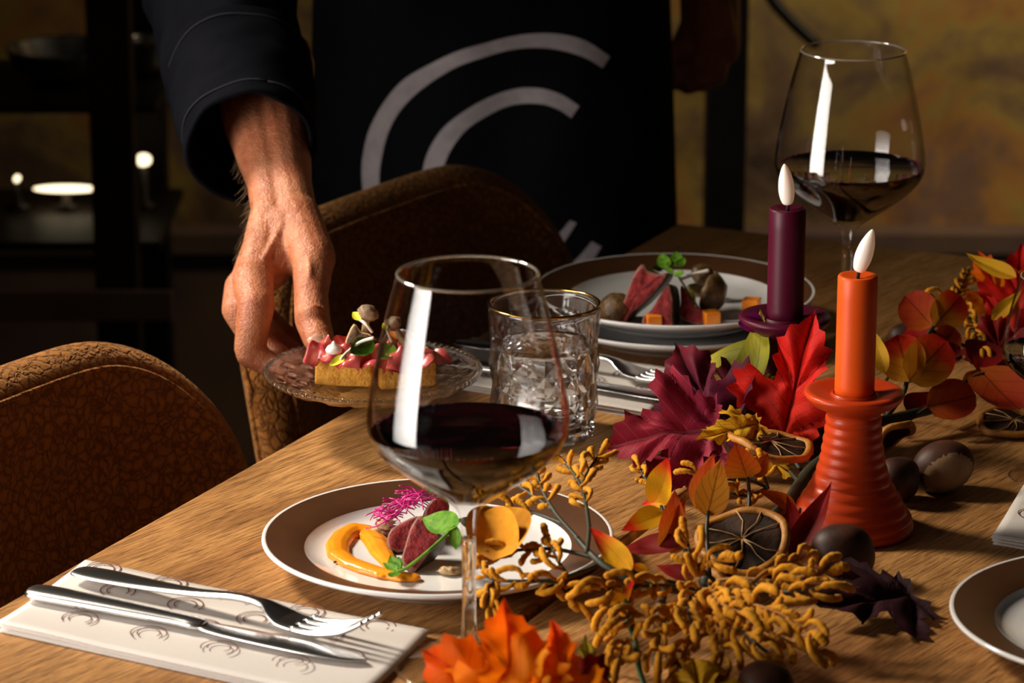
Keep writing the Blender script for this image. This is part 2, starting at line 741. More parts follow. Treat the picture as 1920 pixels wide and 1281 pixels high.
M_terracotta = pm('orange_ceramic', (.46, .040, .006), (.52, .050, .008), 15, .33, spec=.3)
M_flame = pm('warm_white_led', (.86, .80, .76), None, rough=.35, sss=.3, emit=.16, emit_c=(1.0, .62, .35))
M_wick = pm('black_wick', (.01, .01, .01), None, rough=.8)

# ------------------------------------------------------------------ the setting
floor = structure(obj('floor', box(-4, 4, -1, 4.7, -.05, 0), M_floor, smooth=False))
wall_back = structure(obj('wall_back', box(-4, 4, 4.5, 4.6, 0, 3.0), M_wall, smooth=False))
trim = structure(obj('trim_1', merge(box(-4, 4, 4.455, 4.4995, 0.0, 0.32), box(-4, 4, 4.44, 4.4995, .322, .35)), M_ledge, smooth=False))

# ------------------------------------------------------------------ dining table
E = V((.4306, .9026, 0)).normalized()       # along the table, away from the camera
N = V((.9026, -.4306, 0)).normalized()      # across the table, from the near-left edge to the right
CORNER = V((.1546, 2.9046, 0))              # far-left corner of the top
ANG = math.atan2(E.y, E.x) - PI / 2          # table's rotation: local +Y = E, local +X = N
table = thing('dining_table', 'long oak dining table of two thick slabs with a dark gap between', 'table', CORNER, (0, 0, ANG))
obj('slab', rbox(0, .305, -1.75, 0, TZ - .04, TZ, .0035, 3), M_wood, table, smooth=False)
s2 = obj('slab', rbox(.3115, .93, -1.75, 0, TZ - .04, TZ, .0035, 3), M_wood, table, smooth=False)
for yy in (-1.5, -.032):
    obj('leg', rbox(.10, .16, yy - .03, yy + .03, 0, TZ - .0405, .003, 2), M_black_metal, table, smooth=False)
    obj('leg', rbox(.77, .83, yy - .03, yy + .03, 0, TZ - .0405, .003, 2), M_black_metal, table, smooth=False)


def table_pt(u, v, z=TZ):
    """u across from the left edge, v along from the far end (negative towards the camera)"""
    q = CORNER + N * u + E * v
    return V((q.x, q.y, z))


# ------------------------------------------------------------------ upholstered chairs
def chair_back_shell():
    """padded back, its corners rounded and both sides wrapping forward; local +Y is where the chair faces"""
    th = .048
    hw = .255
    nu, nv = 48, 30

    def top(s):
        a = max(0, abs(s) - .42) / .58
        return .655 + .165 * math.sqrt(max(0, 1 - a ** 2.3))

    def pt(s, t, side):
        zt, zb = top(s), .42
        z = zb + (zt - zb) * t
        e = min(1.0, (1 - abs(s)) / .12)
        e2 = min(1.0, (1 - t) / .07)
        k = math.sqrt(max(0, 1 - (1 - e) ** 2)) * math.sqrt(max(0, 1 - (1 - e2) ** 2))
        sl = .175 * s * abs(s) ** 2 / hw          # slope of the plan curve
        nrm = V((-sl * 2.2, 1, 0)).normalized()
        w = hw * (1 - .10 * max(0, (.74 - z)) / .32)
        base = V((w * s, .062 * abs(s) ** 3 - (z - .75) * .12, z))
        return base - nrm * (side * th * .5 * k)
    vs, fs = [], []

    def grid(side):
        n0 = len(vs)
        for i in range(nu + 1):
            for j in range(nv + 1):
                s = math.sin((i / nu - .5) * PI)
                t = math.sin(j / nv * PI / 2)
                vs.append(pt(s, t, side))
        for i in range(nu):
            for j in range(nv):
                a = n0 + i * (nv + 1) + j
                q = (a, a + nv + 1, a + nv + 2, a + 1)
                fs.append(q if side > 0 else tuple(reversed(q)))
    grid(1)
    grid(-1)
    line = []
    for k in range(0, 81):
        q = k / 80
        if q < .22:
            line.append((-.955, q / .22 * .962))
        elif q > .78:
            line.append((.955, (1 - q) / .22 * .962))
        else:
            line.append((math.sin((q - .5) / .28 * PI / 2) * .955, .962))
    return (vs, fs), [pt(s, t, 1.0) for s, t in line], [pt(s, t, -1.0) for s, t in line]


SHELL, PIPE_O, PIPE_I = chair_back_shell()


def make_chair(label, loc, face, group):
    rz = math.atan2(face.y, face.x) - PI / 2
    c = thing('upholstered_chair', label, 'chair', loc, (0, 0, rz), group)
    b = obj('backrest', SHELL, M_velvet, c)
    obj('seam', tube(PIPE_I, .0022, 6), M_velvet, b)
    obj('seam', tube(PIPE_O, .0022, 6), M_velvet, b)
    obj('seat', rbox(-.205, .205, -.03, .42, .40, .48, .03, 4), M_velvet, c)
    for sx in (-1, 1):
        for y0, y1 in ((.03, -.05), (.36, .42)):
            obj('leg', tube([(sx * .18, y0, .40), (sx * .22, y1, .0)], [.014, .009], 10), M_black_metal, c)
    return c


make_chair('rust velvet chair beside the folded napkin with fork and knife', V((-.382, 2.15, 0)), (N + E * -.08), 'rust velvet chairs along the table')
make_chair('rust velvet chair standing behind the hand that holds the glass plate', V((-.122, 2.735, 0)), (N + E * -.10), 'rust velvet chairs along the table')

# ------------------------------------------------------------------ plates
def plate_parts():
    R = .115
    top_white = [(0, .0075), (.05, .0075), (.075, .008), (.0835, .0105), (.0875, .0140)]
    brown = [(.0875, .0140), (.090, .0152), (.100, .0180), (.108, .0203), (.1125, .0215)]
    rest = [(.1125, .0215), (.1138, .0219), (R, .0212), (R + .0002, .0200), (.1142, .0188), (.108, .0158), (.095, .0105), (.084, .0055), (.074, .0030),
            (.0725, .0), (.069, .0), (.0675, .0030), (.03, .0035), (0, .0035)]
    return lathe(list(reversed(top_white)), 96), lathe(list(reversed(brown)), 96), lathe(list(reversed(rest)), 96)


PL_W, PL_B, PL_R = plate_parts()


def make_plate(label, loc, group='brown rimmed porcelain plates'):
    p = thing('dinner_plate', label, 'plate', loc, (0, 0, 0), group)
    obj('well', PL_W, M_porcelain, p)
    obj('brown_rim', PL_B, M_glaze, p, label='satin brown glazed rim')
    obj('underside', PL_R, M_porcelain, p)
    return p


NEARP = P(821, 1002, TZ + .021)
NEARP.z = TZ
FARP = P(1265, 545, TZ + .036)
FARP.z = TZ
RIGHTP = P(2136, 1150, TZ + .021)
RIGHTP.z = TZ
make_plate('brown rimmed plate with orange puree and beef behind the near wine glass', NEARP)
make_plate('lower of two stacked brown rimmed plates beside the plum candle', FARP)
make_plate('upper stacked brown rimmed plate carrying beef slices and carrot cubes', FARP + V((0, 0, .0165)))
make_plate('brown rimmed plate cut off by the right edge of the picture', RIGHTP)
FZ = TZ + .0165 + .0075     # food level on the far stack
NZ = TZ + .0075             # food level on the near plate

# ------------------------------------------------------------------ wine glasses
BOWL = [(.0058, .098), (.010, .1035), (.020, .1110), (.034, .1210), (.0475, .1320), (.0555, .1410), (.0592, .1490), (.0598, .1560), (.0588, .1660),
        (.0560, .1830), (.0515, .2050), (.0465, .2260), (.0415, .2440)]
BOWL = smooth_pts(BOWL, 4)


def bowl_r(z):
    for (r0, z0), (r1, z1) in zip(BOWL, BOWL[1:]):
        if z0 <= z <= z1:
            return r0 + (r1 - r0) * (z - z0) / max(z1 - z0, 1e-9)
    return BOWL[-1][0]


def wine_glass(label, loc, level, bubbles=True, scale=1.0):
    g = thing('wine_glass', label, 'wine glass', loc, (0, 0, 0), 'large stemmed glasses of red wine')
    g.scale = (scale,) * 3
    rim = [(BOWL[-1][0] + .0000, .2447), (BOWL[-1][0] - .0006, .2449), (BOWL[-1][0] - .0012, .2444)]
    inner = [(r - .0012, z) for r, z in reversed(BOWL) if z > .106] + [(0.0, .1085)]
    foot = smooth_pts([(.0, .0), (.0425, .0), (.0435, .0008), (.0425, .0018), (.028, .0038), (.012, .0070), (.0064, .0130), (.0046, .028), (.0042, .055), (.0044, .082)], 4)
    obj('bowl', lathe([(.0040, .0822)] + [(.0046, .09)] + BOWL + rim + inner, 96), M_glass, g)
    st = obj('stem', lathe(foot + [(.0040, .0822)], 64), M_pressed, g)
    tor = [(BOWL[-1][0] - .0005 + .00105 * math.cos(2 * PI * k / 8), .2448 + .0009 * math.sin(2 * PI * k / 8)) for k in range(9)]
    obj('rim', lathe(list(reversed(tor)), 96), M_rimglass, g)
    prof = [(0, .1090)]
    n = 26
    z0 = .110
    for k in range(n + 1):
        z = z0 + (level - z0) * k / n
        prof.append((bowl_r(z) - .0015, z))
    prof += [(bowl_r(level) - .0022, level - .0004), (0, level - .0006)]
    w = obj('wine', lathe(prof, 96), M_wine, g, label='dark red wine')
    if bubbles:
        rr = bowl_r(level) - .0032
        vf = ([], [])
        rnd = random.Random(3)
        for k in range(150):
            a = rnd.uniform(0, 2 * PI)
            if math.sin(a * 3 + 1) < -.35:
                continue
            q = rr - abs(rnd.gauss(0, .0007))
            vf = merge(vf, ico((q * math.cos(a), q * math.sin(a), level + .0001), rnd.uniform(.0004, .0009), 1))
        obj('froth', vf, M_bubble, w, kind='stuff')
    return g


GLASS_N = P(880, 1250, TZ)
GLASS_F = P(1583, 655, TZ)
GLASS_R = P(1963, 893, TZ)
wine_glass('large wine glass nearest the camera in front of the beef plate', GLASS_N, .149)
wine_glass('large wine glass standing behind the orange candle', GLASS_F, .1515)
wine_glass('smaller wine glass cut off by the right edge of the picture', GLASS_R, .1570, True, .6)

# ------------------------------------------------------------------ cut crystal tumbler
TUMB = P(1020, 815, TZ)


def tumbler():
    g = thing('water_tumbler', 'gold rimmed cut crystal tumbler of water', 'tumbler', TUMB)
    R, H = .0415, .101
    seg = 80
    cols, rows = 10, 2
    z0, ch = .011, .0295

    def prof_r(z):
        return R - .0032 * (1 - z / H)
    # cut field: every cell is a star of eight flat facets
    vs, fs = [], []

    def vert(ci, z, dr):
        t = 2 * PI * ci / cols
        r = prof_r(z) + dr
        vs.append(V((r * math.cos(t), r * math.sin(t), z)))
        return len(vs) - 1
    for r_ in range(rows):
        for c_ in range(cols):
            za, zb = z0 + r_ * ch, z0 + (r_ + 1) * ch
            zm = (za + zb) / 2
            ring_ = [vert(c_, za, -.0014), vert(c_ + .5, za, .0010), vert(c_ + 1, za, -.0014), vert(c_ + 1, zm, .0010), vert(c_ + 1, zb, -.0014), vert(c_ + .5, zb, .0010), vert(c_, zb, -.0014), vert(c_, zm, .0010)]
            m_ = vert(c_ + .5, zm, -.0014)
            for k in range(8):
                fs.append((ring_[k], ring_[(k + 1) % 8], m_))
    ztop = z0 + rows * ch
    for c_ in range(cols):     # kites running up into the plain wall
        a_, b_, c2 = vert(c_, ztop, -.0014), vert(c_ + .5, ztop, .0010), vert(c_ + 1, ztop, -.0014)
        e0, e1, e2 = vert(c_, ztop + .012, 0), vert(c_ + .5, ztop + .006, .0003), vert(c_ + 1, ztop + .012, 0)
        fs += [(a_, b_, e1), (a_, e1, e0), (b_, c2, e1), (c2, e2, e1)]
        f0, f1, f2 = vert(c_, ztop + .016, 0), vert(c_ + .5, ztop + .016, 0), vert(c_ + 1, ztop + .016, 0)
        fs += [(e0, e1, f1), (e0, f1, f0), (e1, e2, f1), (e2, f2, f1)]
    for c_ in range(cols):     # foot ring
        for h_ in (0, .5):
            a_, b_ = vert(c_ + h_, .002, -.0012), vert(c_ + h_ + .5, .002, -.0012)
            fs.append((a_, b_, vert(c_ + h_ + .5, z0, .0010 if h_ == 0 else -.0014), vert(c_ + h_, z0, -.0014 if h_ == 0 else .0010)))
    nflat = len(fs)
    lowp = lathe([(0, 0), (R - .008, 0), (R - .0045, .002)], cols * 2)
    up_ = lathe([(prof_r(ztop + .016 + (H - .002 - ztop - .016) * k / 8), ztop + .016 + (H - .002 - ztop - .016) * k / 8) for k in range(9)] + [(R - .0004, H - .0006), (R - .0010, H), (R - .0019, H - .0006)]
                + [(prof_r(z) - .0027, z) for z in [H - .003 - (H - .018) * k / 24 for k in range(25)]] + [(R - .010, .0125), (0, .0120)], seg)
    bodyo = obj('body', merge((vs, fs), lowp, up_), M_crystal, g)
    bm = bmesh.new()
    bm.from_mesh(bodyo.data)
    for f_ in bm.faces:
        f_.smooth = f_.index >= nflat + len(lowp[1])
    bmesh.ops.remove_doubles(bm, verts=bm.verts[:], dist=.00002)
    bm.to_mesh(bodyo.data)
    bm.free()
    a = [(R - .0010 + .0013 * math.cos(2 * PI * k / 10), H - .0004 + .0011 * math.sin(2 * PI * k / 10)) for k in range(11)]
    obj('gold_rim', lathe(list(reversed(a)), 96), M_gold, g, label='thin gilded rim')
    lv = .070
    wp = [(0, .0122), (R - .0105, .0128)] + [(prof_r(z) - .0029, z) for z in [.0162 + (lv - .0162) * k / 12 for k in range(13)]] + [(prof_r(lv) - .004, lv - .0005), (0, lv - .0007)]
    obj('water', lathe(wp, 96), M_water, g)


tumbler()

# ------------------------------------------------------------------ candles and holders
def holder(label, loc, mat):
    g = thing('candle_holder', label, 'candle holder', loc)
    prof = [(0, 0), (.0405, 0), (.0418, .0012)]
    n = 11
    body = smooth_pts([(.0418, .002), (.0405, .009), (.034, .021), (.0265, .034), (.0218, .048), (.0195, .062), (.0180, .075), (.0178, .082)], 10)
    # ribs
    for k, (r, z) in enumerate(body):
        prof.append((r + .0011 * abs(math.sin(z / .0068 * PI)) ** .7, z))
    prof += smooth_pts([(.0182, .0835), (.0225, .0865), (.0290, .0900), (.0330, .0945), (.0335, .0968), (.0322, .0982), (.029, .0985), (.0205, .0960), (.0162, .0950), (.0152, .0962), (.0142, .0968), (.0134, .0940)], 4)
    prof += [(.0134, .0875), (0, .0875)]
    obj('body', lathe(prof, 72), mat, g)
    return g


def candle(label, base, h, r, mat, lean=V((0, 0, 0)), flame_tilt=V((.2, 0, 1)), flame_h=.030):
    g = thing('led_candle', label, 'candle', base)
    obj('wax', lathe([(0, 0), (r, 0)] + [(r, h * k / 6) for k in range(1, 6)] + [(r, h - .0015), (r - .0006, h - .0004), (r - .0018, h), (r * .75, h - .0004), (r * .3, h - .0022), (0, h - .0026)], 48), mat, g)
    obj('wick', tube([(0, 0, h - .004), (.0003, 0, h + .0035)], .0012, 8), M_wick, g)
    pr = smooth_pts([(0, 0), (.0034, .0012), (.0052, .006), (.0058, .012), (.0050, .0195), (.0028, .0265), (.0009, .0300), (0, .0305)], 4)
    pr = [(max(0, a * flame_h / .030), b * flame_h / .030) for a, b in pr]
    f = xf(lathe(pr, 28), Matrix.Translation((0, 0, h + .0018)) @ V((0, 0, 1)).rotation_difference(flame_tilt).to_matrix().to_4x4())
    obj('flame_bulb', f, M_flame, g, label='white LED flame')
    return g


CO = P(1594, 992, TZ)
CPL = P(1466, 832, TZ)
holder('ribbed orange ceramic candle holder', CO, M_terracotta)
holder('plum candle holder half hidden behind the red leaf', CPL, M_purplewax)
candle('orange pillar candle with a tilted white LED flame', CO + V((0, 0, .0876)), .0905, .0133, M_orangewax, flame_tilt=V((.30, 0, 1)))
candle('plum purple candle with an upright white LED flame', CPL + V((0, 0, .0876)), .0905, .0133, M_purplewax, flame_tilt=V((-.10, 0, 1)))

# ------------------------------------------------------------------ napkins with printed arcs, forks, knives
def arc_strip(c, ex, ey, r0, r1, a0, a1, n=16, z=0.0):
    vs, fs = [], []
    for k in range(n + 1):
        a = a0 + (a1 - a0) * k / n
        for r in (r0, r1):
            q = c + ex * (r * math.cos(a)) + ey * (r * math.sin(a))
            vs.append(V((q.x, q.y, z)))
    for k in range(n):
        fs.append((2 * k, 2 * k + 1, 2 * k + 3, 2 * k + 2))
    return vs, fs


def napkin(label, tl, tr, bl, w, h, marks=True, seed=0):
    """tl/tr/bl world corners; real width w, height h are taken along those directions"""
    tl, tr, bl = V(tl), V(tr), V(bl)
    ex = (tr - tl).normalized()
    ey = (bl - tl).normalized()
    nk = thing('paper_napkin', label, 'napkin', V((tl.x, tl.y, TZ)), (0, 0, 0), 'printed paper napkins')
    t = .0013
    for layer in range(3):
        z0 = layer * (t + .0002)
        nx, ny = 40, 16
        ins = (2 - layer) * .0006
        rings = []
        vs, fs = [], []

        def zz(x, y):
            return .0012 * (layer > 0) * max(0, math.sin(x / w * 7 + seed)) * (abs(y / h - .5) * 2) ** 2 + .0009 * layer * (y / h) ** 6
        for s in (0, 1):
            for i in range(nx + 1):
                for j in range(ny + 1):
                    x, y = ins + (w - 2 * ins) * i / nx, ins + (h - 2 * ins) * j / ny
                    q = ex * x + ey * y
                    edge = 0 if (0 < i < nx and 0 < j < ny) else .35
                    vs.append(V((q.x, q.y, z0 + zz(x, y) + (t * (1 - edge) if s else t * edge * .0))))
        m = (nx + 1) * (ny + 1)
        for i in range(nx):
            for j in range(ny):
                a = i * (ny + 1) + j
                fs.append((a, a + 1, a + ny + 2, a + ny + 1))
                fs.append((m + a, m + a + ny + 1, m + a + ny + 2, m + a + 1))
        bd = [i * (ny + 1) for i in range(nx + 1)] + [nx * (ny + 1) + j for j in range(1, ny + 1)] + [i * (ny + 1) + ny for i in range(nx - 1, -1, -1)] + [j for j in range(ny - 1, 0, -1)]
        for k in range(len(bd)):
            a, b = bd[k], bd[(k + 1) % len(bd)]
            fs.append((a, b, m + b, m + a))
        obj('layer', (vs, fs), M_napkin, nk)
        ztop = z0 + t
    if marks:
        rnd = random.Random(seed)
        k = 0
        for row in range(4):
            for col in range(7):
                cx = .020 + col * .052 + (.026 if row % 2 else 0)
                cy = .010 + row * .027
                if cx > w - .012 or cy > h - .008:
                    continue
                c = ex * cx + ey * cy
                rot = rnd.choice([2.3, 2.6, 2.4, 2.0])
                vf = merge(arc_strip(c, ex, ey, .0116, .0126, rot, rot + 4.6, 24, ztop + .0016), arc_strip(c, ex, ey, .0072, .0082, rot, rot + 4.6, 20, ztop + .0016))
                vf = ([V((v.x, v.y, ztop + .0007 + .0012 * max(0, math.sin(v.dot(ex) / w * 7 + seed)) * (abs(v.dot(ey) / h - .5) * 2) ** 2 + .0018 * max(0, v.dot(ey) / h) ** 6)) for v in vf[0]], vf[1])
                obj('printed_mark', vf, M_mark, nk)
    return nk, ex, ey


NAP_T = .0046


def place(vf, origin, ex, tilt=None):
    """local x -> ex, z up"""
    ex = V(ex).normalized()
    ey = V((0, 0, 1)).cross(ex).normalized()
    ez = ex.cross(ey)
    m = Matrix((ex, ey, ez)).transposed().to_4x4()
    m.translation = V(origin)
    return xf(vf, m)


def bar(stations, seg=12):
    """stations (x, half width, half thick, z) -> lofted rounded bar along x"""
    rings = []
    for x, w, t, z in stations:
        r = []
        for k in range(seg):
            a = 2 * PI * k / seg
            c, s = math.cos(a), math.sin(a)
            r.append(V((x, w * math.copysign(abs(c) ** .8, c), z + t * math.copysign(abs(s) ** .8, s))))
        rings.append(r)
    return loft(rings)


def fork(label, p0, p1, zbase, L=.205):
    p0, p1 = V(p0), V(p1)
    o = V((p0.x, p0.y, zbase))
    dirx = V((p1.x - p0.x, p1.y - p0.y, 0)).normalized()
    f = thing('dinner_fork', label, 'fork', o, (0, 0, math.atan2(dirx.y, dirx.x)), 'steel forks')
    f.scale = (L / .205,) * 3
    st = smooth_pts([(0, .002, .0008, .0035), (.003, .0075, .0012, .0035), (.02, .0095, .0014, .0040), (.05, .0078, .0016, .0050), (.085, .0048, .0019, .0070), (.115, .0036, .0022, .0105),
                     (.132, .0045, .0020, .0105), (.140, .0085, .0014, .0080), (.149, .0118, .0012, .0050), (.160, .0122, .0011, .0040)], 5)
    obj('handle', bar(st), M_steel, f)
    for k in range(4):
        y = (-1.5 + k) * .0066
        pts = smooth_pts([(.158, y, .0039), (.172, y, .0040), (.188, y * .97, .0075), (.198, y * .94, .0120), (.205, y * .92, .0165)], 4)
        obj('tine', tube(pts, [.0020 - .0009 * (i / (len(pts) - 1)) ** 2 for i in range(len(pts))], 8), M_steel, f)
    return f


def knife(label, p0, p1, zbase, L=.222):
    p0, p1 = V(p0), V(p1)
    o = V((p0.x, p0.y, zbase))
    dirx = V((p1.x - p0.x, p1.y - p0.y, 0)).normalized()
    f = thing('table_knife', label, 'knife', o, (0, 0, math.atan2(dirx.y, dirx.x)), 'steel knives')
    f.scale = (L / .222,) * 3
    st = smooth_pts([(0, .002, .002, .0032), (.003, .0085, .0030, .0033), (.02, .0092, .0034, .0036), (.06, .0078, .0033, .0037), (.10, .0062, .0030, .0037), (.112, .0066, .0028, .0036), (.118, .0050, .0022, .0034)], 4)
    obj('handle', bar(st), M_steel, f)
    b = smooth_pts([(.116, .0048, .0016, .0032), (.124, .0072, .0010, .0028), (.15, .0092, .0009, .0026), (.185, .0096, .0008, .0024), (.205, .0080, .0007, .0022), (.216, .0050, .0006, .0021), (.222, .0010, .0004, .0020)], 5)
    obj('blade', bar(b, 10), M_steel, f)
    return f


n1_tl, n1_tr, n1_bl = P(160, 1052, TZ + .004), P(806, 1184, TZ + .004), P(-8, 1174, TZ + .004)
W1, H1 = (n1_tr - n1_tl).length, (n1_bl - n1_tl).length
n1, X1, Y1 = napkin('cream printed napkin beside the near beef plate', n1_tl, n1_tr, n1_bl, W1, H1, True, 1)
zk = TZ + NAP_T + .0012
fork('steel fork with raised tines on the near napkin', P(142, 1084, zk), P(650, 1206, zk), zk + .0015, .232)
knife('steel knife lying beside the near fork', P(57, 1118, zk), P(690, 1245, zk), zk, .246)

n2_tl, n2_tr, n2_bl = P(885, 634, TZ + .004), P(1275, 694, TZ + .004), P(812, 714, TZ + .004)
n2, X2, Y2 = napkin('cream napkin lying between the tumbler and the stacked plates', n2_tl, n2_tr, n2_bl, (n2_tr - n2_tl).length, (n2_bl - n2_tl).length, True, 2)
fork('steel fork half hidden behind the water tumbler', P(856, 652, zk), P(1240, 722, zk), zk + .0015, .225)
knife('steel knife half hidden behind the water tumbler', P(806, 684, zk), P(1240, 752, zk), zk + .0012, .246)

n3_bl = P(1858, 1011, TZ + .004)
n3_tl = n3_bl - Y1 * H1
n3_tr = n3_tl + X1 * W1
napkin('cream napkin corner beside the plate at the right edge', n3_tl, n3_tr, n3_bl, W1, H1, True, 5)

# ------------------------------------------------------------------ the person serving: dark jacket, black apron, bare forearm, hand on the glass plate
CHEF = V((-.02, 3.13, 0))
chef = thing('person', 'person in dark jacket and black apron serving a small glass plate', 'person', CHEF)


def hull(z):
    """half width, half depth and centre of apron at height z"""
    a = .175 + .022 * max(0, (.95 - z)) / .5
    return a, .115, CHEF.x + .0, CHEF.y


def apron_y(x, z):
    a, b, cx, cy = hull(z)
    q = min(.999, abs(x - cx) / a)
    y = cy - b * (1 - q ** 2.6) ** (1 / 2.0) - .012
    y += .0035 * math.sin(x * 37 + z * 9) * (1 - q) + .0025 * math.sin(x * 61 - z * 21)
    return y


def apron_mesh():
    vs, fs = [], []
    nx, nz = 60, 50
    for i in range(nx + 1):
        for j in range(nz + 1):
            z = .33 + (1.22 - .33) * j / nz
            a, b, cx, cy = hull(z)
            s = math.sin((i / nx - .5) * PI) * .998
            vs.append(V((cx + a * s, apron_y(cx + a * s, z), z)))
    n = len(vs)
    for v in list(vs):
        vs.append(v + V((0, .004, 0)))
    for i in range(nx):
        for j in range(nz):
            a = i * (nz + 1) + j
            fs.append((a, a + nz + 1, a + nz + 2, a + 1))
            fs.append((n + a, n + a + 1, n + a + nz + 2, n + a + nz + 1))
    return vs, fs


apron = obj('apron', apron_mesh(), M_apron, chef, world=True, label='black apron')


def on_apron(px, py):
    d = 3.1
    for k in range(30):
        q = D(px, py, d)
        d += (apron_y(q.x, q.z) - .0016 - q.y) * .9
    return D(px, py, d)


def logo_strip(outer, inner):
    sc = 700.0 / 1724.0
    o = [(600 + x * sc, y * sc) for x, y in outer]
    i = [(600 + x * sc, y * sc) for x, y in inner]
    o, i = smooth_pts(o, 5), smooth_pts(i, 5)
    m = 90

    def resample(l):
        L = [0]
        for a, b in zip(l, l[1:]):
            L.append(L[-1] + math.hypot(b[0] - a[0], b[1] - a[1]))
        out = []
        j = 0
        for k in range(m + 1):
            t = L[-1] * k / m
            while j < len(L) - 2 and L[j + 1] < t:
                j += 1
            f = (t - L[j]) / max(L[j + 1] - L[j], 1e-6)
            out.append((l[j][0] + (l[j + 1][0] - l[j][0]) * f, l[j][1] + (l[j + 1][1] - l[j][1]) * f))
        return out
    o, i = resample(o), resample(i)
    vs, fs = [], []
    for a, b in zip(o, i):
        for k in range(4):
            t = k / 3
            vs.append(on_apron(a[0] + (b[0] - a[0]) * t, a[1] + (b[1] - a[1]) * t))
    for k in range(m):
        for j in range(3):
            q = k * 4 + j
            fs.append((q, q + 1, q + 5, q + 4))
    return vs, fs


OUT1 = [(1340, 262), (1240, 195), (1150, 165), (1030, 153), (900, 165), (780, 195), (640, 235), (520, 290), (390, 365), (300, 465), (235, 580), (205, 680), (192, 780), (200, 900), (225, 960),
        (270, 1060), (350, 1180), (480, 1290), (650, 1360), (850, 1390), (1050, 1370), (1200, 1280), (1300, 1140)]
IN1 = [(1305, 315), (1220, 265), (1100, 230), (980, 220), (860, 235), (740, 270), (630, 310), (520, 375), (430, 445), (360, 525), (315, 610), (290, 700), (275, 790), (275, 880), (285, 940),
       (310, 1040), (390, 1140), (510, 1230), (660, 1290), (850, 1315), (1020, 1295), (1160, 1220), (1255, 1115)]
OUT2 = [(1197, 490), (1120, 440), (1040, 412), (960, 405), (880, 415), (780, 450), (680, 505), (580, 580), (520, 660), (485, 740), (470, 830), (470, 950), (500, 1060), (600, 1160), (750, 1230), (900, 1235), (990, 1215), (1100, 1150), (1185, 1030)]
IN2 = [(1160, 545), (1100, 505), (1030, 482), (950, 478), (870, 490), (790, 525), (700, 580), (640, 640), (595, 710), (565, 790), (555, 840), (555, 940), (590, 1040), (670, 1110), (780, 1160), (900, 1165), (980, 1150), (1080, 1100), (1155, 1018)]
obj('apron_emblem', logo_strip(OUT1, IN1), M_logo, apron, world=True, label='outer silver grey printed arc')
obj('apron_emblem', logo_strip(OUT2, IN2), M_logo, apron, world=True, label='inner silver grey printed arc')


def trunk():
    """jacket body above, trousers below (kept inside the apron)"""
    rings = []
    for z, a, b in ((.80, .160, .098), (.95, .165, .102), (1.10, .160, .100), (1.25, .18, .105), (1.36, .19, .10), (1.43, .15, .08), (1.475, .06, .06)):
        rings.append([V((CHEF.x + a * math.cos(t), CHEF.y + .01 + b * math.sin(t), z)) for t in [2 * PI * k / 32 for k in range(32)]])
    return loft(rings)


obj('jacket', trunk(), M_navy, chef, world=True)
lg = []
for sx in (-1, 1):
    pts = [(CHEF.x + sx * .075, CHEF.y + .015, .86), (CHEF.x + sx * .08, CHEF.y + .015, .60), (CHEF.x + sx * .085, CHEF.y + .015, .45), (CHEF.x + sx * .09, CHEF.y + .02, .06)]
    lg.append(tube(pts, [.082, .075, .062, .052], 20))
obj('trousers', merge(*lg), M_trousers, chef, world=True)
for sx in (-1, 1):
    obj('shoe', ico((CHEF.x + sx * .092, CHEF.y - .03, .035), .05, 3, (.95, 2.6, .68)), M_trousers, chef, world=True)

# ---- serving arm: forearm and hand as one surface (fine), hidden upper body parts coarse
H = {}


def J(px, py, d):
    return D(px, py, d)


caps = []


def C(a, ra, b, rb):
    caps.append(capsule(a, ra, b, rb))


# forearm (two bones side by side give the flattened wrist)
C(J(470, 120, 2.615), .033, J(488, 235, 2.56), .0295)
C(J(515, 120, 2.615), .033, J(518, 240, 2.555), .0285)
C(J(488, 235, 2.56), .0290, J(509, 345, 2.505), .0190)
C(J(518, 240, 2.555), .0285, J(541, 345, 2.500), .0185)
C(J(507, 345, 2.505), .0185, J(514, 400, 2.485), .0180)
C(J(541, 345, 2.500), .0185, J(552, 405, 2.480), .0185)
# back of the hand
C(J(512, 400, 2.485), .0180, J(477, 522, 2.447), .0150)
C(J(520, 400, 2.490), .0180, J(465, 530, 2.470), .0145)
C(J(530, 400, 2.495), .0180, J(470, 540, 2.500), .0140)
C(J(535, 410, 2.495), .0170, J(480, 545, 2.530), .0130)
C(J(536, 430, 2.475), .0210, J(512, 490, 2.462), .0170)
C(J(520, 470, 2.475), .0180, J(492, 515, 2.465), .0150)
# thumb: ball, metacarpal, two phalanges
C(J(555, 405, 2.478), .0190, J(588, 485, 2.445), .0175)
C(J(545, 430, 2.485), .0200, J(575, 490, 2.460), .0170)
C(J(588, 485, 2.445), .0168, J(583, 555, 2.425), .0130)
C(J(583, 555, 2.425), .0132, J(586, 600, 2.414), .0138)
C(J(586, 600, 2.414), .0136, J(597, 634, 2.402), .0122)
C(J(597, 634, 2.402), .0118, J(604, 648, 2.397), .0104)
# web between thumb and index
C(J(548, 462, 2.475), .0140, J(508, 520, 2.462), .0110)
# index
C(J(474, 527, 2.443), .0162, J(480, 572, 2.424), .0142)
C(J(480, 572, 2.424), .0146, J(474, 612, 2.420), .0134)
C(J(474, 612, 2.420), .0132, J(469, 652, 2.422), .0124)
C(J(469, 652, 2.422), .0124, J(470, 662, 2.422), .0118)
C(J(470, 662, 2.422), .0112, J(502, 682, 2.422), .0100)
C(J(502, 682, 2.422), .0100, J(532, 695, 2.418), .0088)
# middle
C(J(456, 540, 2.468), .0150, J(447, 580, 2.452), .0132)
C(J(447, 580, 2.452), .0132, J(482, 640, 2.452), .0118)
C(J(482, 640, 2.452), .0116, J(530, 676, 2.440), .0100)
C(J(530, 676, 2.440), .0100, J(560, 688, 2.430), .0085)
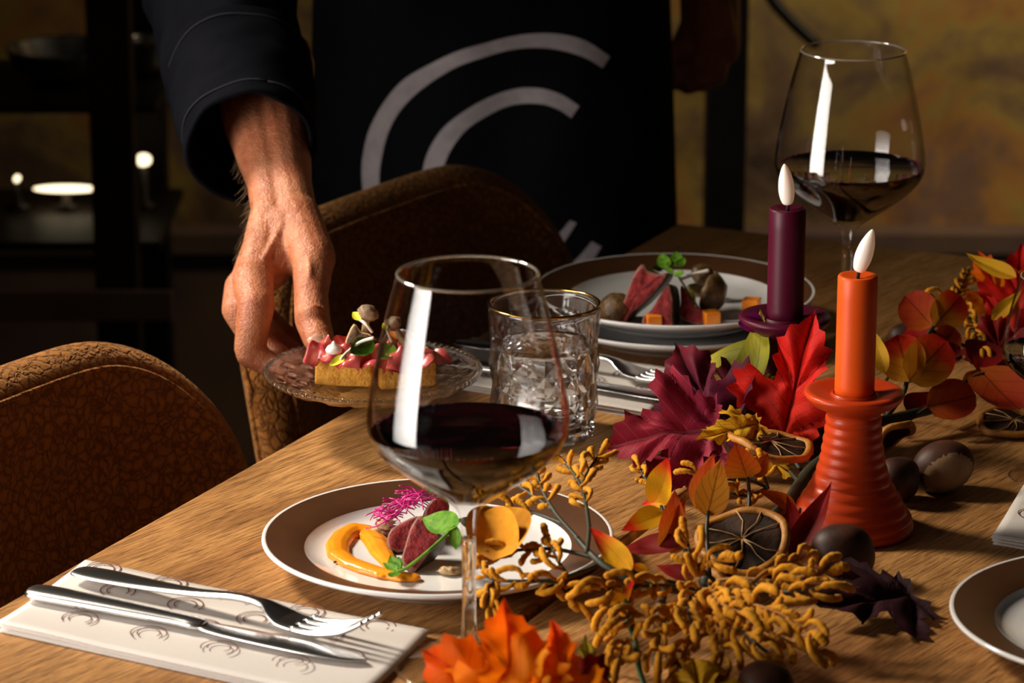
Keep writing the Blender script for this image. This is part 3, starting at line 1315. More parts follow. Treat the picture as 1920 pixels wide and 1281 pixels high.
# ring
C(J(462, 545, 2.500), .0140, J(470, 595, 2.488), .0125)
C(J(470, 595, 2.488), .0124, J(516, 642, 2.480), .0110)
C(J(516, 642, 2.480), .0108, J(562, 672, 2.458), .0090)
# little
C(J(478, 548, 2.530), .0125, J(490, 590, 2.520), .0110)
C(J(490, 590, 2.520), .0108, J(535, 630, 2.505), .0092)
C(J(535, 630, 2.505), .0090, J(575, 655, 2.485), .0080)


def vein(pts, r=.0022):
    p = [J(*q) for q in pts]
    p = [V(q) for q in smooth_pts([tuple(a) for a in p], 5)]
    caps.append(tube(p, r, 8))


vein([(520, 250, 2.524), (538, 300, 2.502), (536, 350, 2.480), (550, 400, 2.459)], .0030)
vein([(558, 270, 2.530), (552, 320, 2.500), (566, 370, 2.478), (572, 420, 2.459)], .0026)
vein([(530, 420, 2.456), (512, 455, 2.450), (492, 490, 2.440)], .0030)
vein([(560, 440, 2.456), (578, 475, 2.432), (580, 520, 2.418)], .0028)
vein([(498, 430, 2.468), (478, 480, 2.448), (468, 515, 2.434)], .0026)
# skin folds over the thumb joint
for dy, r in ((-10, .0024), (-3, .0026), (5, .0024), (12, .0018)):
    vein([(560, 596 + dy, 2.408), (575, 588 + dy, 2.4010), (592, 586 + dy, 2.4005), (608, 593 + dy, 2.407)], r)
vein([(452, 566, 2.428), (472, 556, 2.4165), (496, 566, 2.420)], .0020)
coarse = []
k0 = V((CHEF.x, CHEF.y, 0))
coarse += [capsule(k0 + V((0, 0, 1.42)), .055, k0 + V((0, -.02, 1.53)), .052), ico(k0 + V((0, -.035, 1.63)), .1, 3, (.78, .95, 1.18))]
coarse += [ico(k0 + V((0, -.135, 1.615)), .018, 2, (.7, 1, 1.2)), ico(k0 + V((.08, -.02, 1.62)), .026, 2, (.35, .7, 1.1)), ico(k0 + V((-.08, -.02, 1.62)), .026, 2, (.35, .7, 1.1))]
# the other hand, hanging beside the apron
LH = 3.27
coarse += [capsule(D(1325, -260, LH + .01), .030, D(1322, -60, LH), .027), capsule(D(1322, -60, LH), .027, D(1330, 60, LH - .01), .030), capsule(D(1345, -20, LH), .024, D(1352, 90, LH - .01), .020)]
for (x0, y0, x1, y1, x2, y2, r) in ((1352, 80, 1340, 140, 1290, 158, .0125), (1345, 70, 1318, 150, 1268, 150, .0125), (1335, 60, 1300, 135, 1256, 140, .012), (1310, 20, 1278, 90, 1252, 104, .012)):
    coarse += [capsule(D(x0, y0, LH - .012), r * 1.1, D(x1, y1, LH - .02), r), capsule(D(x1, y1, LH - .02), r, D(x2, y2, LH - .03), r * .85)]
# slim core inside the clothes that joins head, trunk and both arms
SH_R, SH_L, NECK, PELV = k0 + V((-.15, -.02, 1.36)), k0 + V((.15, 0, 1.36)), k0 + V((0, 0, 1.42)), k0 + V((0, .01, .93))
EL_R = J(404, -150, 2.76)
coarse += [capsule(NECK, .05, PELV, .06), capsule(NECK, .05, SH_R, .04), capsule(NECK, .05, SH_L, .04), capsule(SH_R, .04, EL_R, .036),
           capsule(EL_R, .036, J(492, 130, 2.612), .034), capsule(SH_L, .04, D(1320, -520, 3.12), .034), capsule(D(1320, -520, 3.12), .034, D(1325, -250, LH + .01), .030)]
obj('body', remesh(merge(*(caps + coarse)), .0015, 7, .5), M_skin, chef, world=True)

# thumb nail
M_nail = pm('finger_nail', (.50, .24, .16), (.56, .30, .21), 60, .3, coat=.3)
nc = J(598, 638, 2.3868)
ax = (J(606, 652, 2.395) - J(592, 622, 2.402)).normalized()
fm_ = frame(ax, ray(600, 640) * -1 + V((.25, 0, .5)))
nv_, nf_ = [], []
for i in range(9):
    for j in range(9):
        x, y = (i / 8 - .5) * .0150, (j / 8 - .5) * .0120
        nv_.append(nc + fm_ @ V((x * (1 - .12 * (j < 1)), y, -x * x * 42 + (.0003 if 0 < i < 8 and 0 < j < 8 else -.001))))
for i in range(8):
    for j in range(8):
        a = i * 9 + j
        nf_.append((a, a + 9, a + 10, a + 1))
obj('thumb_nail', (nv_, nf_), M_nail, chef, world=True)

# fine pale hair along the forearm and wrist
rnd = random.Random(11)
hair = ([], [])
for k in range(150):
    t = rnd.random()
    left = rnd.random() < .75
    y = 285 + 200 * t
    xl = [450, 462, 468, 466, 452][min(4, int(t * 5))] + rnd.uniform(-1, 10)
    x = xl if left else rnd.uniform(xl + 10, xl + 100)
    dd = 2.552 - (y - 240) * .00052 - (0 if left else .022)
    p0 = J(x, y, dd)
    dr = V((-.7 if left else -.3, -.4, -.7)) + V((rnd.uniform(-.4, .4), rnd.uniform(-.3, .3), rnd.uniform(-.4, .4)))
    L = rnd.uniform(.006, .012)
    hair = merge(hair, tube([p0, p0 + dr.normalized() * L * .5, p0 + dr.normalized() * L + V((0, 0, -.002))], [.00007, .00006, .00003], 3))
obj('arm_hair', hair, pm('fair_hair', (.45, .30, .16), None, rough=.5), chef, world=True, kind='stuff')

# ---- sleeve and turned-back cuff
def ring_at(c, axis, r1, r2, n=40, roll=0.0, wob=0.0, seed=0):
    axis = V(axis).normalized()
    x = axis.cross(V((0, 1, .3))).normalized()
    y = axis.cross(x).normalized()
    out = []
    for k in range(n):
        a = 2 * PI * k / n + roll
        w = 1 + wob * mnoise.noise(V((math.cos(a) * 1.6 + seed * .35, math.sin(a) * 1.6, seed * .6)))
        out.append(V(c) + (x * math.cos(a) * r1 + y * math.sin(a) * r2) * w)
    return out


def sleeve_mesh(stations, wob, n=48):
    rings = []
    cs = smooth_pts([tuple(J(px, py, d)) + (r,) for px, py, d, r in stations], 6)
    pts = [V(c[:3]) for c in cs]
    for i, c in enumerate(cs):
        ax_ = pts[min(i + 1, len(pts) - 1)] - pts[max(i - 1, 0)]
        rings.append(ring_at(pts[i], ax_, c[3], c[3] * .96, n, 0, wob, i))
    return rings


sl = sleeve_mesh([(640, -1150, 3.05, .075), (520, -780, 2.98, .080), (430, -420, 2.88, .075), (404, -150, 2.76, .066), (412, 0, 2.69, .0625), (436, 110, 2.62, .0585), (452, 170, 2.585, .0555)], .13)
jk = obj('sleeve', loft(sl), M_navy, chef, world=True)
cuff_st = [(446, 118, 2.606, .0600), (456, 180, 2.573, .0590), (464, 235, 2.540, .0560), (469, 278, 2.512, .0525)]
co_ = sleeve_mesh(cuff_st, .07)
ci_ = [[p + (sum(r, V((0, 0, 0))) / len(r) - p) * .075 for p in r] for r in reversed(co_)]
lip = [[p + (sum(r, V((0, 0, 0))) / len(r) - p) * .037 + (V(co_[-1][0]) - V(co_[-2][0])).normalized() * .002 for p in r] for r in [co_[-1]]]
first = [[p + (sum(r, V((0, 0, 0))) / len(r) - p) * .02 for p in r] for r in [co_[0]]]
cf = obj('cuff', loft(first + co_ + lip + ci_, True, False), M_navy, chef, world=True, label='turned-back cuff')
for fr_ in (2, len(co_) - 4):
    rg = co_[fr_]
    cc = sum(rg, V((0, 0, 0))) / len(rg)
    obj('stitching', tube([p + (p - cc).normalized() * .0004 for p in rg] + [rg[0]], .0007, 5), M_thread, cf, world=True)
# the other sleeve
sl2 = sleeve_mesh([(1230, -1250, 3.10, .075), (1300, -900, 3.12, .068), (1320, -480, 3.12, .058), (1326, -215, 3.11, .052)], .12)
obj('sleeve', loft(sl2), M_navy, chef, world=True)
obj('hair', ico(k0 + V((0, -.015, 1.665)), .1, 3, (.82, .98, 1.0), None, .1, 60), pm('grey_hair', (.05, .04, .035), None, rough=.7), chef, world=True)

# ------------------------------------------------------------------ glass plate held in the hand
GP = D(699, 697, 2.352)
GPZ = GP.z


def glass_plate():
    g = thing('glass_plate', 'small pressed glass plate held by the hand', 'plate', GP + V((0, 0, -.014)))
    R = .080

    def fr(t, r, z):
        if r > .074:
            k = abs(math.sin(t * 46))
            return r - .0011 * (1 - k), z + (.0006 * k if z > .006 else 0)
        if .047 < r < .073:
            b = math.sin(t * 14) * math.sin((r - .047) / .026 * PI * 3)
            return r, z + .0011 * max(-.5, min(1, b * 1.8))
        if .043 < r <= .047:
            return r, z + .0007 * math.sin(t * 69)
        return r, z
    up = [(0, .0042), (.02, .0042), (.0225, .0048), (.025, .0042), (.0275, .0048), (.030, .0042), (.0325, .0050), (.036, .0045), (.040, .0048)]
    up += [(.043 + .0012 * k, .0052 + .0085 * (k / 26) ** 1.3) for k in range(27)]
    up += [(.0755, .0142), (.078, .0152), (.0795, .0156)]
    lo = [(R, .0148), (R, .0132), (.0785, .0122), (.070, .0082), (.058, .0045), (.048, .0018), (.040, .0005), (.038, 0), (.035, .0), (.033, .0012), (0, .0014)]
    obj('dish', lathe(list(reversed(up + lo)), 276, fr), M_pressed, g)
    rim = ([], [])
    bead = ico((0, 0, 0), .0021, 2, (1.1, .95, .9))
    for k in range(84):
        t = 2 * PI * k / 84
        rim = merge(rim, mv(xf(bead, Matrix.Rotation(t, 4, 'Z')), (.0787 * math.cos(t), .0787 * math.sin(t), .0158)))
    obj('bead_edge', rim, M_pressed, g, kind='stuff')
    return g


GPO = glass_plate()
GPT = GP.z - .014 + .0052     # level of the dish floor

# ------------------------------------------------------------------ food
M_toast = pm('golden_toast', (.66, .27, .022), (.86, .43, .06), 220, .75, bump=1.0, bscale=330, bdist=.003)
M_crust = pm('toast_crust', (.42, .16, .03), (.55, .24, .05), 90, .7, bump=.6, bscale=300, bdist=.001)
M_ham = pm('cured_ham', (.50, .045, .050), (.62, .12, .10), 70, .3, sss=.2, sssr=(.006, .002, .0015), coat=.25)
M_beef = pm('rare_beef', (.13, .006, .009), (.34, .030, .028), 170, .38, bump=.9, bscale=420, bdist=.0012, spec=.2)
M_sear = pm('seared_edge', (.16, .045, .028), (.30, .11, .07), 260, .5, bump=.8, bscale=500, bdist=.001)
M_char = pm('charred_side', (.012, .006, .005), (.05, .020, .014), 120, .5, bump=.8, bscale=300, bdist=.0015)
M_puree = pm('orange_puree', (.86, .27, .008), (.90, .33, .015), 60, .22, bump=.35, bscale=160, bdist=.0015, sss=.1)
M_mush = pm('roast_mushroom', (.06, .030, .010), (.20, .105, .035), 120, .35, bump=.7, bscale=180, bdist=.002)
M_mushtop = pm('mushroom_cap', (.19, .12, .065), (.32, .21, .12), 70, .5, bump=.4, bscale=200, bdist=.001)
M_mushin = pm('mushroom_flesh', (.42, .27, .12), (.60, .42, .22), 70, .6, bump=.4, bscale=200, bdist=.001)
M_carrot = pm('carrot', (.86, .22, .008), (.92, .30, .02), 90, .3, bump=.3, bscale=300, bdist=.0008)
M_green = pm('pea_green', (.045, .14, .008), (.13, .27, .02), 120, .5, spec=.12, bump=.4, bscale=300, bdist=.0008)
M_stemg = pm('pale_stem', (.42, .52, .16), (.62, .62, .32), 80, .4)
M_sprout = pm('white_sprout', (.80, .74, .62), None, rough=.4)
M_yleaf = pm('yellow_sprout_leaf', (.72, .66, .03), (.80, .72, .06), 90, .45)
M_beet = pm('beet_sprout', (.40, .006, .13), (.62, .012, .22), 120, .35)
M_cream = pm('cream_dot', (.82, .78, .70), None, rough=.3)
M_radish = pm('radish_slice', (.80, .62, .56), (.85, .72, .66), 60, .3, trans=.35)


def slab(poly, o, ux, uy, thick, mats, seed=0, sub=2, bevel=.0009):
    """polygon (metres along ux/uy) extruded away from the viewer: seared edge round a red cut face, charred back"""
    ux, uy = V(ux).normalized(), V(uy).normalized()
    nz = ux.cross(uy).normalized()
    poly = [p[:2] for p in smooth_pts([q + (0,) for q in poly] + [poly[0] + (0,)], 3)][:-1]
    n = len(poly)
    cx, cy = sum(p[0] for p in poly) / n, sum(p[1] for p in poly) / n
    vs, fs, fm = [], [], []
    lay = [(.0, .30, .0), (.0, .62, .0004), (.0, .86, .0), (.0, .95, -.0003), (.0, 1.0, -.0012), (1.0, 1.0, .0), (1.0, .9, 0)]
    for s, k, dz in lay:
        for i, (x, y) in enumerate(poly):
            w = mnoise.noise(V((x * 160 + seed, y * 160, s))) * .0007
            vs.append(V(o) + ux * (cx + (x - cx) * k + w) + uy * (cy + (y - cy) * k + w) + nz * (dz - s * thick + w))
    for r in range(len(lay) - 1):
        for i in range(n):
            a, b = r * n + i, r * n + (i + 1) % n
            fs.append((a, a + n, b + n, b))
            fm.append(0 if r < 2 else (1 if r < 4 else 2))
    fs.append(tuple(range(n)))
    fm.append(0)
    k = (len(lay) - 1) * n
    fs.append(tuple(range(k + n - 1, k - 1, -1)))
    fm.append(2)
    return vs, fs, fm


def beef(label, pxpoly, z0, tilt, thick, seed, group, yaw=0.0):
    """pxpoly: silhouette of the cut face; the slice stands on level z0 and leans back by tilt"""
    ymax = max(p[1] for p in pxpoly)
    x0 = sum(p[0] for p in pxpoly) / len(pxpoly)
    o = P(x0, ymax, z0 + .0015)
    k = FOC / (o - V((0, 0, CAMZ))).dot(V((0, CP, -SP)))
    ux = V((math.cos(yaw), math.sin(yaw), 0))
    uy = V((0, math.sin(tilt), math.cos(tilt)))
    fy = math.cos(tilt) * CP + math.sin(tilt) * SP
    poly = [((p[0] - x0) / k / math.cos(yaw), (ymax - p[1]) / k / fy) for p in pxpoly]
    vs, fs, fm = slab(poly, (0, 0, 0), ux, uy, thick, None, seed)
    ob = obj('beef_slice', (vs, fs), [M_beef, M_sear, M_char], None, fm=fm, loc=o)
    return tag(ob, label, 'beef', group)


GN, GF = 'beef slices on the near plate', 'beef slices on the stacked plates'
beef('large glossy beef slice at the front of the near plate', [(776, 1074), (752, 1060), (760, 1020), (772, 985), (788, 968), (806, 985), (823, 998), (820, 1014), (800, 1042)], NZ, .5, .026, 1, GN, -.15)
beef('rounded beef slice beside the orange puree', [(728, 1034), (724, 1012), (735, 992), (760, 976), (784, 968), (788, 985), (775, 1010), (756, 1034)], NZ + .001, .55, .018, 2, GN, -.1)
beef('small beef slice under the beet sprouts of the near plate', [(790, 1000), (795, 965), (810, 938), (832, 930), (842, 950), (835, 985), (820, 1005)], NZ + .004, .4, .016, 3, GN, .1)
beef('tall leaning beef slice beside the round mushroom', [(1157, 611), (1157, 595), (1172, 560), (1186, 520), (1202, 496), (1216, 505), (1236, 512), (1252, 508), (1240, 530), (1210, 565), (1182, 590), (1168, 612)], FZ, .3, .030, 4, GF, -.22)
beef('middle beef slice of the stacked plates', [(1203, 611), (1205, 598), (1222, 580), (1238, 552), (1254, 530), (1261, 560), (1260, 590), (1258, 612), (1230, 614)], FZ, .35, .026, 5, GF, -.3)
beef('right hand beef slice below the pea shoot', [(1283, 604), (1274, 592), (1276, 566), (1277, 536), (1290, 552), (1302, 573), (1323, 584), (1317, 607), (1300, 607)], FZ, .4, .024, 6, GF, -.2)

# puree swoosh
pp = [(700, 1000, 4.5), (686, 995, 5.5), (664, 994, 6.5), (645, 1004, 6.5), (632, 1022, 6.5), (634, 1040, 6.0), (655, 1055, 5.5), (684, 1066, 5.5), (715, 1075, 5.0), (748, 1081, 5.0), (775, 1083, 4.0)]
blobs = []
pw = [(P(x, y, NZ + .002), r * .00125) for x, y, r in pp]
for (a, ra), (b, rb) in zip(pw, pw[1:]):
    blobs.append(capsule(a, ra, b, rb, 10))
tg = [(690, 1003, 5.0), (706, 1020, 5.5), (716, 1040, 5.0), (728, 1056, 4.0), (740, 1070, 3.5)]
tw = [(P(x, y, NZ - .0005), r * .0016) for x, y, r in tg]
for (a, ra), (b, rb) in zip(tw, tw[1:]):
    blobs.append(capsule(a, ra, b, rb, 10))
rnd = random.Random(5)
for k in range(26):
    x, y, r = pp[rnd.randrange(len(pp))]
    blobs.append(ico(P(x + rnd.uniform(-8, 8), y + rnd.uniform(-3, 3), NZ + .0035), rnd.uniform(.002, .0036), 1))
pb = remesh(merge(*blobs), .0009, 4)
pb = ([V((v.x, v.y, NZ + .0003 + max(0, (v.z - NZ) * .62))) for v in pb[0]], pb[1])
tag(obj('vegetable_puree', pb, M_puree, world=True, loc=P(680, 1040, NZ)), 'bright orange puree swirl on the near plate', 'puree')


def curve_part(name, pts, r, mat, parent, seg=6, n=5, taper=0.0):
    p = smooth_pts([tuple(q) for q in pts], n)
    rad = [r * (1 - taper * i / (len(p) - 1)) for i in range(len(p))]
    return obj(name, tube(p, rad, seg, round_end=True), mat, parent, world=True)


def small_leaf(name, parent, base, tip, w, mat, hint=(-.2, -.6, .8), cup=.25, uvm=False, label=None, curl=.2, kind='oval', seed=0, fold=.0, floor_z=TZ + .0012):
    base, tip = V(base), V(tip)
    L = (tip - base).length
    fm3 = frame(tip - base, hint)
    nx, ny = 8, 14
    vs, fs, uv = [], [], []
    for j in range(ny + 1):
        t = j / ny
        if kind == 'oval':
            hw = w * L * math.sin(PI * min(.995, max(.01, t)) ** .85) ** .75
        elif kind == 'lance':
            hw = w * L * (math.sin(PI * max(.004, t) ** .72)) ** .9 * (1 - .25 * t)
        else:
            hw = w * L * math.sqrt(max(0.0, 1 - (2 * t - 1) ** 2)) ** .92
        for i in range(nx + 1):
            u = i / nx * 2 - 1
            x = u * hw
            y = t * L
            z = (cup * (x / (w * L)) ** 2 * w * L + curl * L * ((t - .4) ** 2 - .16) + fold * abs(x)
                 + .02 * L * mnoise.noise(V((u * 1.7 + seed, t * 3.1, seed * .7)))) - .012 * L * math.exp(-(u / .12) ** 2)
            q_ = base + fm3 @ V((x, y, z))
            if floor_z is not None:
                q_.z = max(q_.z, floor_z)
            vs.append(q_)
            uv.append((u * .5, t))
    for j in range(ny):
        for i in range(nx):
            a = j * (nx + 1) + i
            fs.append((a, a + 1, a + nx + 2, a + nx + 1))
    o = obj(name, (vs, fs), mat, parent, world=True, uv=uv, label=label)
    return o


ps = thing('pea_shoot', 'pea shoot with a broad leaf leaning on the near beef', 'pea shoot', P(770, 1075, NZ + .004))
curve_part('stem', [P(862, 975, NZ + .040), P(840, 1000, NZ + .034), P(800, 1036, NZ + .024), P(764, 1064, NZ + .014), P(745, 1072, NZ + .010)], .0011, M_green, ps)
small_leaf('leaf', ps, P(858, 985, NZ + .040), P(796, 974, NZ + .032), .22, M_green, (-.2, -.7, .7), .2)
small_leaf('leaf', ps, P(852, 985, NZ + .039), P(856, 1031, NZ + .024), .27, M_green, (-.3, -.8, .5), .3)
small_leaf('leaf', ps, P(862, 975, NZ + .041), P(900, 990, NZ + .034), .26, M_green, (-.2, -.7, .7), .3)
for (a, b, c, d, w) in ((745, 1070, 719, 1056, .2), (745, 1070, 733, 1044, .18), (742, 1071, 735, 1084, .26), (748, 1066, 748, 1046, .17)):
    small_leaf('leaf', ps, P(a, b, NZ + .010), P(c, d, NZ + .011), w, M_green, (-.1, -.5, .9), .2)

rnd = random.Random(21)
strands = ([], [])
for k in range(78):
    t = rnd.random()
    cx, cy = 715 + 78 * t, 978 - 50 * t ** .8 + rnd.uniform(-10, 10)
    z = NZ + .006 + .022 * t + rnd.uniform(-.004, .006)
    a = rnd.uniform(0, 2 * PI)
    L = rnd.uniform(.006, .015)
    c = P(cx, cy, z)
    d1 = V((math.cos(a), math.sin(a), rnd.uniform(-.5, .5))) * L
    bnd = V((rnd.uniform(-1, 1), rnd.uniform(-1, 1), rnd.uniform(-.3, 1))) * L * .45
    q = smooth_pts([tuple(c - d1), tuple(c + bnd), tuple(c + d1)], 4)
    strands = merge(strands, tube(q, .00045, 4))
for pl in ([(686, 991, .010), (712, 984, .014), (740, 965, .02)], [(700, 960, .016), (722, 968, .018), (745, 962, .022)], [(748, 911, .036), (772, 914, .034), (785, 930, .03)], [(708, 957, .02), (730, 975, .02), (760, 950, .024)]):
    strands = merge(strands, tube(smooth_pts([tuple(P(x, y, NZ + z)) for x, y, z in pl], 4), .0005, 4))
bs = obj('beet_sprouts', strands, M_beet, world=True, loc=P(745, 965, NZ))
tag(bs, 'tangle of magenta beet sprouts on the near beef', 'sprouts')
bs['kind'] = 'stuff'
for (x, y, r, lab) in ((709, 997, .0062, 'brown mushroom piece beside the orange puree'), (843, 1070, .0055, 'brown mushroom crumb in front of the near beef'), (722, 980, .0050, 'pale brown mushroom piece under the beet sprouts')):
    tag(obj('mushroom_piece', ico((0, 0, 0), r, 3, (1.3, .9, .5), None, .5, 60, x), M_mushin, None, loc=P(x, y, NZ + .0028)), lab, 'mushroom', 'mushroom pieces on the near plate')
tag(obj('pepper_crumb', ico((0, 0, 0), .0011, 2, (1, 1, .8), None, .4, 50, 3), M_char, None, loc=P(628, 1054, NZ + .0018)), 'tiny dark crumb left of the orange puree', 'crumb')

# far stack: mushrooms, carrot cubes, pea shoot
def mushroom(label, c, r, rot, group):
    m = thing('roast_mushroom', label, 'mushroom', c, (0, 0, 0), group)
    q = rot
    capv = lathe([(0, .62 * r), (.35 * r, .58 * r), (.7 * r, .40 * r), (.95 * r, .08 * r), (1.0 * r, -.12 * r), (.9 * r, -.22 * r), (.6 * r, -.12 * r), (.25 * r, -.05 * r), (0, -.05 * r)][::-1], 36)
    capv = ([v * (1 + .09 * mnoise.noise(v * (2.5 / r))) for v in capv[0]], capv[1])
    obj('cap', xf(capv, q.to_4x4()), M_mush, m)
    st = tube([V((0, 0, -.1 * r)), V((.03 * r, 0, -.5 * r)), V((.1 * r, .05 * r, -1.0 * r))], [.34 * r, .28 * r, .34 * r], 14, round_end=True)
    st = ([v + mnoise.noise_vector(v * 300) * .06 * r for v in st[0]], st[1])
    obj('stalk', xf(st, q.to_4x4()), M_mushin, m)
    return m


from mathutils import Euler
mushroom('glossy brown halved mushroom right of the beef slices', P(1336, 552, FZ + .017), .0175, Euler((.5, 1.75, 0)).to_matrix(), 'roast mushrooms')
mushroom('dark round mushroom left of the beef slices', P(1150, 577, FZ + .013), .0145, Euler((.4, -.6, .2)).to_matrix(), 'roast mushrooms')
mushroom('mushroom lying behind the leaning beef slice', P(1318, 515, FZ + .022), .010, Euler((.9, .4, 0)).to_matrix(), 'roast mushrooms')
for x, y, s, rz, lab in ((1226, 606, .0115, .1, 'carrot cube in front of the middle beef slice'), (1333, 601, .0125, .25, 'carrot cube right of the beef slices'), (1409, 579, .0135, -.3, 'carrot cube half hidden behind the purple petal')):
    o = obj('carrot_cube', rbox(-s / 2, s / 2, -s / 2, s / 2, 0, s * .9, .0007, 2), M_carrot, None, smooth=False, loc=P(x, y + 8, FZ + .0006))
    o.rotation_euler = (0, 0, rz)
    tag(o, lab, 'carrot', 'carrot cubes')
ps2 = thing('pea_shoot', 'small pea shoot perched on the stacked beef slices', 'pea shoot', P(1300, 575, FZ + .008))
curve_part('stem', [P(1313, 582, FZ + .008), P(1298, 560, FZ + .018), P(1278, 528, FZ + .032), P(1266, 512, FZ + .038)], .0011, M_stemg, ps2)
curve_part('stem', [P(1327, 508, FZ + .036), P(1302, 514, FZ + .033), P(1277, 523, FZ + .030)], .0016, M_sprout, ps2)
curve_part('stem', [P(1300, 580, FZ + .010), P(1302, 560, FZ + .018), P(1296, 545, FZ + .024)], .0012, M_yleaf, ps2)
for (a, b, c, d, w) in ((1242, 505, 1222, 503, .22), (1248, 503, 1240, 477, .17), (1250, 500, 1258, 490, .22), (1265, 512, 1245, 502, .2), (1268, 500, 1268, 474, .18), (1270, 500, 1284, 484, .2), (1266, 512, 1282, 515, .22)):
    small_leaf('leaf', ps2, P(a, b, FZ + .040), P(c, d, FZ + .043), w, M_green, (-.1, -.8, .6), .2)

# toast on the glass plate
def toast(label, c, w, d, h, rz):
    t = thing('toast', label, 'toast', c, (0, 0, rz), 'toasts on the glass plate')
    obj('crumb', rbox(-w / 2, w / 2, -d / 2, d / 2, .0006, h, .0018, 2, 3, .0006, w * 900), M_toast, t)
    return t


TA = P(651, 716, GPT + .004)
TA.z = GPT + .0004
TB = P(752, 722, GPT + .004)
TB.z = GPT + .0004
toast('golden toast finger nearest the thumb', TA + V((0, .012, 0)), .043, .030, .0235, -.20)
toast('golden toast finger seen through the wine glass', TB + V((.002, .016, 0)), .042, .030, .0235, .25)
HZ = GPT + .0245


def ham(label, pts, w, seed):
    """ruffled ribbon of ham: pts are the ribbon's spine in world space"""
    q = smooth_pts([tuple(p) for p in pts], 12)
    vs, fs = [], []
    n = len(q)
    m = 12
    for i, p in enumerate(q):
        p = V(p)
        t = (V(q[min(i + 1, n - 1)]) - V(q[max(i - 1, 0)])).normalized()
        side = t.cross(V((0, -.35, 1))).normalized()
        up = side.cross(t).normalized()
        for j in range(m + 1):
            u = j / m * 2 - 1
            ruff = .0034 * math.sin(i * .40 + seed + u * 1.6) + .0013 * math.sin(i * .83 - u * 2.4 + seed)
            drop = -.0035 * max(0, u) ** 2 - .001 * u * u + .0022 * math.sin(u * 5 + i * .15)
            vs.append(p + side * (u * w * (1 + .18 * math.sin(i * .5 + seed))) + up * (ruff + drop + .002))
    for i in range(n - 1):
        for j in range(m):
            a = i * (m + 1) + j
            fs.append((a, a + 1, a + m + 2, a + m + 1))
    k = len(vs)
    vs2 = [v + V((0, 0, .0011)) for v in vs]
    fs = [tuple(reversed(f)) for f in fs] + [tuple(x + k for x in f) for f in fs]
    o = obj('ham_slice', (vs + vs2, fs), M_ham, None, world=True, loc=pts[1])
    return tag(o, label, 'ham', 'ruffled ham on the toasts')


ham('pink ruffled ham slice under the thumb', [P(588, 655, HZ + .003), P(615, 663, HZ + .002), P(650, 669, HZ + .002), P(685, 675, HZ + .002)], .012, .4)
ham('pink ruffled ham slice in the middle of the toasts', [P(640, 646, HZ + .004), P(670, 659, HZ + .004), P(705, 671, HZ + .003), P(735, 671, HZ + .003)], .013, 2.0)
ham('pink ruffled ham slice behind the wine glass reflection', [P(725, 673, HZ + .002), P(752, 671, HZ + .004), P(782, 667, HZ + .003), P(812, 656, HZ + .001)], .015, 3.3)
for (x, y, zz, r, ty, lab) in ((690, 587, .030, .0068, .3, 'round mushroom cap on top of the toast'), (736, 607, .026, .0060, -.4, 'small mushroom cap behind the wine glass')):
    m = thing('mushroom', lab, 'mushroom', P(x, y, HZ + zz), (0, ty, 0), 'small mushrooms on the toasts')
    obj('cap', ico((0, 0, 0), r, 3, (1.15, 1, .85), None, .25, 50, x), M_mushtop, m)
    obj('stalk', tube([(0, 0, -.003), (.001, 0, -.010), (.003, 0, -.020)], [.0030, .0026, .0032], 10, round_end=True), M_mushin, m)
for (pl, lab, sd) in (([(645, 655), (648, 638), (662, 610), (676, 622), (698, 630), (694, 655), (672, 660)], 'dark seared mushroom wedge on the first toast', 8), ([(712, 660), (716, 640), (728, 622), (742, 640), (744, 662)], 'dark mushroom wedge on the second toast', 9)):
    ymax = max(p[1] for p in pl)
    x0 = sum(p[0] for p in pl) / len(pl)
    o = P(x0, ymax, HZ + .004)
    poly = [((p[0] - x0) / 2560, (ymax - p[1]) / 2460) for p in pl]
    vs, fs, fm = slab(poly, (0, 0, 0), (1, -.1, 0), (0, .35, .94), .006, None, sd)
    tag(obj('mushroom_wedge', (vs, fs), [M_mush, M_mushin, M_mushin], None, fm=fm, loc=o), lab, 'mushroom', 'mushroom wedges on the toasts')
spr = thing('sprout', 'white and yellow sprout leaning over the first toast', 'sprout', P(640, 675, HZ + .006))
curve_part('stem', [P(699, 634, HZ + .020), P(675, 642, HZ + .016), P(652, 660, HZ + .010), P(640, 673, HZ + .008)], .0013, M_sprout, spr)
small_leaf('leaf', spr, P(650, 666, HZ + .009), P(617, 687, HZ + .003), .22, M_yleaf, (-.1, -.7, .7), .4)
small_leaf('leaf', spr, P(700, 640, HZ + .014), P(656, 664, HZ + .010), .30, M_green, (-.1, -.9, .4), .3)
spr = thing('sprout', 'white sprout with a yellow tip beside the mushroom cap', 'sprout', P(697, 622, HZ + .018))
curve_part('stem', [P(669, 596, HZ + .026), P(685, 607, HZ + .024), P(697, 622, HZ + .018)], .0012, M_sprout, spr)
small_leaf('leaf', spr, P(676, 600, HZ + .026), P(661, 586, HZ + .030), .34, M_yleaf, (-.1, -.8, .6), .5)
spr = thing('sprout', 'sprout with a green leaf behind the wine glass rim', 'sprout', P(735, 640, HZ + .014))
curve_part('stem', [P(721, 612, HZ + .026), P(727, 622, HZ + .022), P(734, 640, HZ + .014)], .0012, M_sprout, spr)
small_leaf('leaf', spr, P(724, 618, HZ + .025), P(718, 606, HZ + .029), .4, M_yleaf, (-.1, -.8, .6), .5)
small_leaf('leaf', spr, P(736, 645, HZ + .012), P(710, 675, HZ + .006), .30, M_green, (-.1, -.9, .4), .3)
tag(obj('cream_dot', lathe([(0, 0), (.0058, .0004), (.0062, .0025), (.0046, .0052), (.002, .0066), (.0008, .0088), (0, .0092)], 20), M_cream, None, loc=P(626, 662, HZ + .0045)), 'white cream dot beside the thumb nail', 'cream')
o = P(737, 660, HZ + .003)
